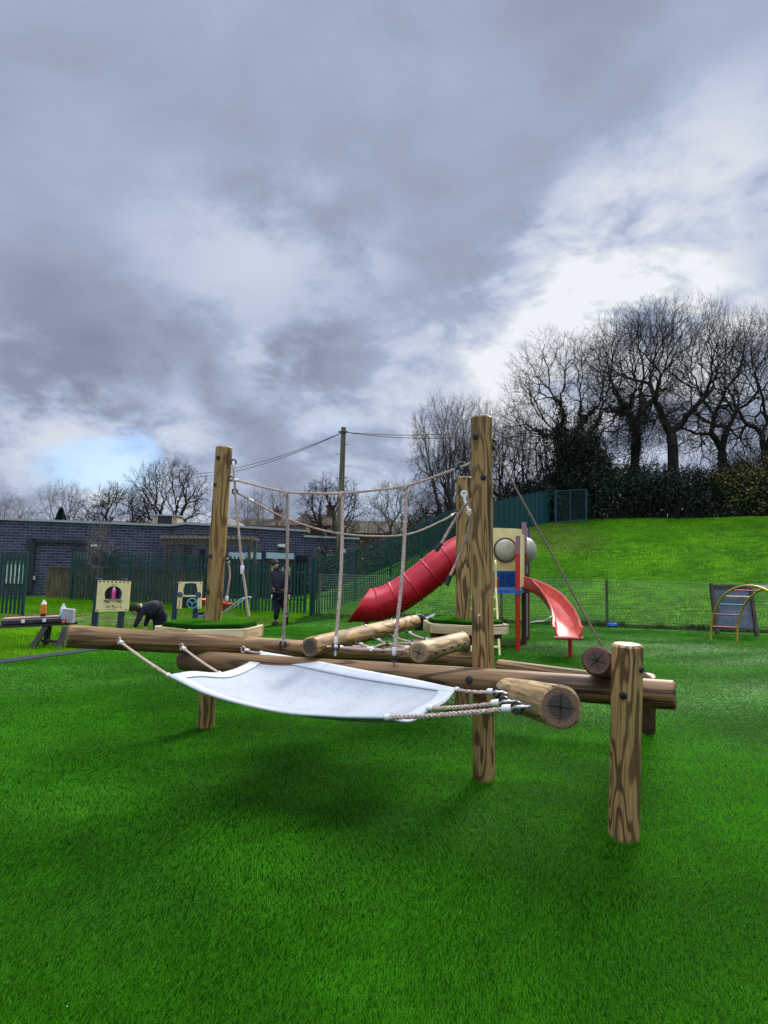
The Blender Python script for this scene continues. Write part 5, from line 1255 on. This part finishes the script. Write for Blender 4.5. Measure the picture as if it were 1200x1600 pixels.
bag('small white rubble bag beside the shovel under the tube slide', 632, 975, FERR, .12, .12)

# ------------------------------------------------------------------ people
def skinned(name, chains, mat, parent, sub=2):
    """chains: list of lists of (point, radius); shared names join"""
    V = []; E = []; Rr = []; idx = {}
    for ch in chains:
        prev = None
        for key, p, r_ in ch:
            if key not in idx: idx[key] = len(V); V.append(Vector(p)-parent_world(parent)); Rr.append(r_)
            if prev is not None: E.append((idx[prev], idx[key]))
            prev = key
    me = bpy.data.meshes.new(name); me.from_pydata([tuple(v) for v in V], E, []); me.materials.append(mat); o = bpy.data.objects.new(name, me); COL.objects.link(o); o.parent = parent
    md = o.modifiers.new('skin', 'SKIN'); md.use_smooth_shade = True
    sv = me.skin_vertices[0].data
    for i, r_ in enumerate(Rr): sv[i].radius = (r_, r_) if not isinstance(r_, tuple) else r_
    sv[0].use_root = True
    s = o.modifiers.new('sub', 'SUBSURF'); s.levels = sub; s.render_levels = sub
    return o
def head(c, face, parent, r=.105):
    """skull with nose, ears, brow and short dark hair"""
    f = Vector(face).normalized(); s = f.cross(Vector((0, 0, 1))).normalized(); u = s.cross(f).normalized(); rot = Matrix((s, -f, u)).transposed(); m = MB(); N_, K = 20, 14
    for i in range(K+1):
        ph = math.pi*i/K
        for k in range(N_):
            a = 2*math.pi*k/N_; x = .78*math.sin(ph)*math.cos(a); y = .98*math.sin(ph)*math.sin(a); z = 1.22*math.cos(ph)
            if z < -.3: x *= 1+.35*(z+.3); y = y*(1+.1*(z+.3)) - (.10 if y < 0 else -.25*abs(z+.3))
            if y < -.5 and abs(x) < .16 and -.45 < z < .15: y -= .22*(1-abs(x)/.16)*(.6-z)
            if y < -.6 and .1 < z < .3: y -= .05
            m.v.append(rot @ Vector((x, y, z))*r+Vector(c))
    for i in range(K):
        for k in range(N_): k2 = (k+1) % N_; m.face((i*N_+k, (i+1)*N_+k, (i+1)*N_+k2, i*N_+k2))
    h = m.build('head', SKIN, parent, True)
    m = MB()
    for sg in (-1, 1): m.lathe([(.008, -.012), (.024, -.006), (.026, .004), (.012, .012)], 10, Vector(c)+s*sg*r*.80, (s*sg).to_track_quat('Z', 'Y').to_matrix())
    m.build('ear', SKIN, h, True); m = MB()
    for sg in (-1, 1): m.lathe([(.004, -.006), (.009, 0), (.004, .006)], 8, Vector(c)+rot @ Vector((sg*.3, -.92, .12))*r, f.to_track_quat('Z', 'Y').to_matrix())
    m.build('eye', BLACK, h); m = MB(); m.box(Vector(c)+rot @ Vector((0, -.94, -.5))*r, (.045, .008, .008), rot, .002); m.build('mouth', M('lip', (.32, .11, .10), .5), h)
    m = MB()
    for i in range(9):
        ph = .62*math.pi*i/8
        for k in range(N_):
            a = 2*math.pi*k/N_; fr_ = 1.0 if math.sin(a) > -.35 else .62; p2 = ph*fr_; m.v.append(rot @ Vector((.86*math.sin(p2)*math.cos(a), 1.06*math.sin(p2)*math.sin(a)+.02, 1.30*math.cos(p2)))*r*(1+.02*math.sin(k*5+i*3))+Vector(c))
    for i in range(8):
        for k in range(N_): k2 = (k+1) % N_; m.face((i*N_+k, (i+1)*N_+k, (i+1)*N_+k2, i*N_+k2))
    o = m.build('hair', HAIR, parent, True); md = o.modifiers.new('s', 'SOLIDIFY'); md.thickness = .012; return h
def hand(p, d, parent, palm=(0, 0, 1)):
    d = Vector(d).normalized(); n_ = Vector(palm); n_ = (n_-d*n_.dot(d)).normalized(); s = d.cross(n_); ch = [[('w', p, .026), ('p', p+d*.05, (.040, .016))]]
    for i in range(4):
        b = p+d*.085+s*(-.030+.02*i); l = (.062, .074, .070, .055)[i]
        ch.append([('p', 0, 0), (f'k{i}', b, .010), (f'm{i}', b+d*l*.5-n_*.012, .009), (f't{i}', b+d*l*.8-n_*.04, .0075)])
    ch.append([('p', 0, 0), ('th', p+d*.04-s*.045-n_*.012, .011), ('tt', p+d*.075-s*.055-n_*.03, .009)])
    return skinned('hand', ch, SKIN, parent, 1)
def boot(p, d, parent, sc_=1.25):
    d = Vector(d); m = MB(); d.normalize(); s = d.cross(Vector((0, 0, 1))).normalized(); u = s.cross(d); rot = Matrix((s, d, u)).transposed()
    sec = [(a_*sc_, b_*sc_, c_*sc_) for a_, b_, c_ in [(-.08, .036, .10), (-.05, .044, .12), (.0, .045, .13), (.06, .045, .085), (.12, .048, .07), (.17, .042, .05), (.195, .02, .03)]]; N_ = 12
    for y, w, h in sec:
        for k in range(N_): a = 2*math.pi*k/N_; m.v.append(Vector(p)+rot @ Vector((w*math.cos(a), y, h/2+h/2*math.sin(a))))
    for i in range(len(sec)-1):
        for k in range(N_): k2 = (k+1) % N_; m.face((i*N_+k, i*N_+k2, (i+1)*N_+k2, (i+1)*N_+k))
    m.face(tuple(range(N_))); m.face(tuple((len(sec)-1)*N_+k for k in range(N_))); o = m.build('boot', BOOT, parent, True)
def walker():
    Y = 18.2; c = P(434, 976, Y); X = c.x; t = thing('person', 'person in black jacket and dark trousers walking near the green gate with a tool belt', 'person', (X, Y, 0))
    def q(px, py, dy=0.0): p = P(px, py, Y); return Vector((p.x, Y+dy, p.z))
    hip, ch, nk = q(435, 927), q(436, 903), q(433, 890)
    k1, a1 = q(433, 950, -.02), q(431, 970, -.03); k2, a2 = q(443, 948, .10), q(450, 964, -.22)
    L = [('pelvis', hip, (.15, .12)), ('waist', hip.lerp(ch, .4), (.14, .11)), ('chest', ch, (.175, .125)), ('neckbase', nk+Vector((0, 0, -.02)), (.09, .08)), ('neck', nk+Vector((-.02, 0, .05)), .052)]
    shL, shR = ch+Vector((-.22, -.02, .11)), ch+Vector((.23, .03, .11))
    eL, wL = q(426, 915, -.1), q(427, 928, -.25); eR, wR = q(451, 914, .12), q(452, 929, -.02)
    arms = [[('chest', 0, 0), ('shL', shL, .078), ('eL', eL, .055), ('wL', wL, .042)], [('chest', 0, 0), ('shR', shR, .078), ('eR', eR, .055), ('wR', wR, .042)]]
    body = skinned('body', [L, [('pelvis', 0, 0), ('hl', hip+Vector((-.09, 0, -.06)), .085), ('k1', k1, .055), ('a1', a1+Vector((0, 0, .03)), .038)], [('pelvis', 0, 0), ('hr', hip+Vector((.09, 0, -.06)), .085), ('k2', k2, .055), ('a2', a2+Vector((0, 0, .03)), .038)]]+[[(a_[0], a_[1], (a_[2] if not isinstance(a_[2], tuple) else a_[2])) for a_ in c_] for c_ in [[(n_, p_, (r_*.82 if not isinstance(r_, tuple) else r_)) for n_, p_, r_ in c2] for c2 in arms]], NAVY, t)
    skinned('jacket', [[('jh', hip+Vector((0, 0, .02)), (.205, .17)), ('jw', hip.lerp(ch, .45), (.20, .165)), ('chest', ch, (.225, .17)), ('jn', nk+Vector((0, 0, -.02)), (.10, .09)), ('col', nk+Vector((-.01, 0, .03)), (.075, .07))]]+[[('chest', 0, 0)]+[(a_, b_, r_*1.2) for a_, b_, r_ in c_[1:]] for c_ in arms], BLKC, t)
    skinned('trousers', [[('pelvis', hip+Vector((0, 0, -.01)), (.165, .13)), ('hl', hip+Vector((-.085, 0, -.10)), .125), ('k1', k1, .095), ('a1', a1+Vector((0, 0, .02)), .078)], [('pelvis', 0, 0), ('hr', hip+Vector((.085, 0, -.10)), .125), ('k2', k2, .095), ('a2', a2+Vector((0, 0, .02)), .078)]], NAVY, t)
    head(q(429, 881)+Vector((0, -.02, 0)), (-.75, .35, -.55), t, .112); hand(wL, (.1, -.2, -1), t, (1, 0, 0)); hand(wR, (-.1, -.2, -1), t, (-1, 0, 0))
    b1 = Vector(a1); b1.z = .0; boot(b1, (-.5, .8, 0), t); boot(a2+Vector((0, -.02, -.06)), (-.15, .55, -.85), t)
    m = MB(); m.lathe([(.185, -.03), (.19, 0), (.185, .03)], 24, hip+Vector((0, 0, .03))); m.build('tool_belt', M('dark_leather', (.03, .02, .015), .6), t, True)
    m = MB(); m.torus(q(428, 922, -.2), (0, 1, 0), .05, .012, 16, 6); m.build('tape_ring', M('tan_tape', (.40, .26, .16), .6), t, True); m = MB(); m.tube([q(438, 922, -.2), q(450, 921, -.2)], .016, 6); m.build('hammer_handle', WOLD, t)
walker()
def bender():
    Y = 14.4; c = P(238, 990, Y); t = thing('person', 'person in dark clothes with a pale collar bending right over behind the front beam', 'person', (c.x, Y, 0))
    def q(px, py, dy=0.0): p = P(px, py, Y); return Vector((p.x, Y+dy, p.z))
    hip = q(246, 956, .22); ch = q(231, 949, -.02); nk = q(224, 950, -.14)
    spine = [('pelvis', hip, (.17, .16)), ('waist', hip.lerp(ch, .5)+Vector((0, 0, .05)), (.165, .15)), ('chest', ch, (.19, .15)), ('nb', nk, .085), ('neck', nk+Vector((-.04, -.05, -.0)), .055)]
    f1, f2 = Vector((q(239, 985).x, Y+.20, 0)), Vector((q(249, 985).x, Y+.36, 0)); k1 = f1.lerp(hip, .52)+Vector((0, -.08, 0)); k2 = f2.lerp(hip, .52)+Vector((0, -.06, 0))
    sL, sR = ch+Vector((-.03, -.17, -.02)), ch+Vector((.02, .17, -.02)); hL, hR = Vector((q(218, 985).x, Y-.30, .22)), Vector((q(226, 985).x, Y+.0, .22)); eL, eR = sL.lerp(hL, .5), sR.lerp(hR, .5)
    legs = [[('pelvis', 0, 0), ('h1', hip+Vector((-.04, -.06, -.10)), .13), ('k1', k1, .095), ('a1', f1+Vector((0, 0, .09)), .07)], [('pelvis', 0, 0), ('h2', hip+Vector((.04, .08, -.10)), .13), ('k2', k2, .095), ('a2', f2+Vector((0, 0, .09)), .07)]]
    arms = [[('chest', 0, 0), ('sL', sL, .08), ('eL', eL, .055), ('wL', hL, .04)], [('chest', 0, 0), ('sR', sR, .08), ('eR', eR, .055), ('wR', hR, .04)]]
    skinned('body', [spine]+legs+arms, NAVY, t)
    skinned('jacket', [[('jh', hip+Vector((-.02, -.02, -.02)), (.27, .25)), ('jw', hip.lerp(ch, .5)+Vector((0, 0, .0)), (.28, .26)), ('chest', ch+Vector((0, 0, -.02)), (.27, .24)), ('nb', nk+Vector((.01, 0, 0)), .10)]]+[[(n_, p_, (r_*1.15 if r_ else 0)) for n_, p_, r_ in a_] for a_ in arms], BLKC, t)
    head(nk+Vector((-.07, -.10, -.02)), (-.5, -.5, -.7), t, .11); hand(hL, (0, 0, -1), t, (1, 0, 0)); hand(hR, (0, 0, -1), t, (1, 0, 0))
    m = MB(); m.torus(nk+Vector((-.02, -.03, .015)), (-.6, -.6, .2), .072, .022, 20, 8); m.build('collar', M('pale_collar', (.55, .48, .38), .8), t, True)
    boot(f1, (-.8, -.6, 0), t); boot(f2, (-.8, -.6, 0), t)
bender()
